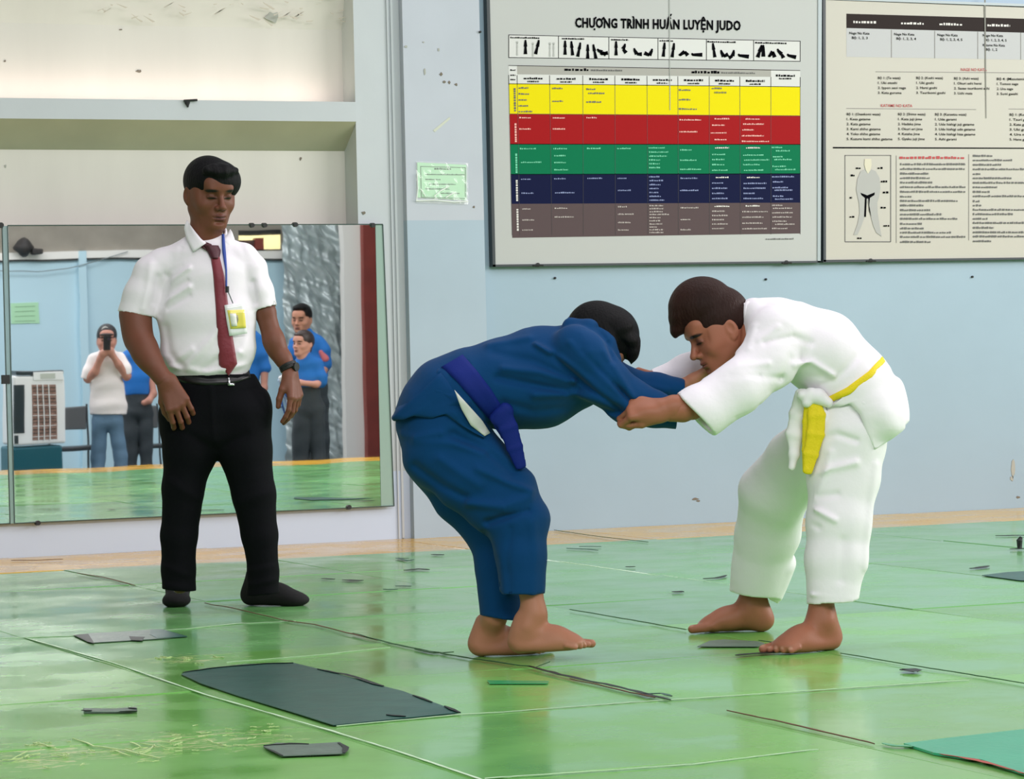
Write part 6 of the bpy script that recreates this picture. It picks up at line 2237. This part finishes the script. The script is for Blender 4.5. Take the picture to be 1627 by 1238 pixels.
tp('tape_strip', 'green tape scraps on the mat left of the shin of the fighter in blue', 'tape', [('l', [(609, 936), (632, 936)], .016, m_tape, .6), ('l', [(628, 931), (652, 931)], .014, m_tape, .6)])
tp('tape_strip', 'green tape strips on the mats right of the fighter in blue, near the wall', 'tape', [('l', [(900, 871), (930, 872), (950, 874)], .010, m_tape, .6), ('l', [(920, 868), (955, 868)], .008, m_tape, .6)])
# torn seams
tp('torn_seam', 'long dark torn seam from the man in the tie to below the fighter in blue', 'tape', [
    ('l', [(325, 958), (380, 968), (455, 986), (500, 992), (600, 1017)], .004, m_brn, .8), ('l', [(560, 1006), (620, 1022), (680, 1034), (750, 1046), (850, 1060)], .006, m_sdk, 1), ('l', [(840, 1058), (900, 1074), (960, 1086), (1010, 1098), (1066, 1112)], .010, m_blk, 1),
    ('l', [(1020, 1103), (1050, 1101), (1068, 1106)], .010, m_tape, 1), ('l', [(660, 1031), (690, 1037), (720, 1036)], .007, m_sdk, 1), ('l', [(850, 1060), (874, 1051)], .003, m_sdk, .3), ('l', [(905, 1078), (960, 1090), (1040, 1108)], .004, m_brn, 1)])
tp('torn_seam', 'thin brown seam crossing the mats toward the turquoise piece', 'tape', [('l', [(1155, 1128), (1230, 1144), (1300, 1160), (1390, 1181)], .004, m_brn, .5)])
tp('torn_seam', 'thin dark seam past the feet of the fighter in white', 'tape', [('l', [(905, 968), (1000, 984), (1090, 1000)], .003, m_sdk, .4), ('l', [(1205, 1017), (1250, 1023)], .004, m_sdk, .4), ('l', [(1335, 1037), (1440, 1055), (1627, 1085)], .003, m_sdk, .4)])
tp('torn_seam', 'short brown seam on the mats at the left, behind the man in the tie', 'tape', [('l', [(122, 910), (165, 917), (215, 930)], .005, m_brn, .5)])
tp('torn_seam', 'short reddish scratch on the yellow mats at the far left', 'tape', [('l', [(18, 890), (60, 890), (100, 888)], .006, m_brn, .4)])
tp('torn_seam', 'thin dark seam on the yellow mats right of the fighter in blue', 'tape', [('l', [(880, 842), (950, 852), (1030, 861)], .004, m_sdk, .3)])
# overexposed mat edges, their brightness painted on as pale strips
m_pale = mat('painted_edge_glare', (206, 232, 200), .5)
q = MB()
for (pts, w_) in (([(40, 1013), (180, 1053), (325, 1103), (530, 1162), (640, 1196), (770, 1240)], .0045), ([(0, 1014), (120, 1010), (295, 999), (374, 991), (470, 987)], .006), ([(535, 1153), (730, 1135), (800, 1131), (1000, 1116), (1300, 1096), (1540, 1080)], .004), ([(770, 1236), (900, 1228), (1100, 1214), (1300, 1190)], .004),
                  ([(360, 1052), (500, 1041), (620, 1028)], .003)):
    line(q, pts, w_, m_pale, z=.0015, seed=int(pts[0][1]), jit=.3)
q.build('trim_6', structure=True)
# pale scuffs in the near left mats
q = MB()
m_scuff = mat('pale_scuff', (196, 216, 156), .6)
rg = random.Random(21)
def scuffs(cx, cy, n, sx, sy, L):
    for i in range(n):
        x = rg.gauss(cx, sx); y = rg.gauss(cy, sy)
        a = rg.uniform(-.1, .45) if rg.random() < .75 else rg.uniform(-.8, .1)
        l_ = rg.uniform(.3, 1) * L
        pts = [(x, y)]
        for k in range(3):
            a2 = a + rg.uniform(-.4, .4)
            pts.append((pts[-1][0] + l_ / 3 * math.cos(a2), pts[-1][1] + l_ / 3 * math.sin(a2) * .6))
        line(q, pts, rg.uniform(.0006, .0028), m_scuff, z=.002, seed=i, jit=.6)
scuffs(35, 1200, 10, 40, 13, 34)
scuffs(330, 1178, 14, 48, 13, 30)
scuffs(225, 1190, 12, 40, 8, 40)
scuffs(285, 1047, 8, 24, 4, 20)
scuffs(420, 1160, 7, 18, 6, 18)
scuffs(90, 1190, 10, 60, 14, 20)
line(q, [(115, 1172), (150, 1185), (200, 1192), (255, 1205)], .003, m_scuff, z=.002, seed=3, jit=1)
so = q.build('floor_scuffs')
tag(so, 'pale scuffed scratches worn into the green mats at the lower left', 'scuff marks'); so['kind'] = 'stuff'
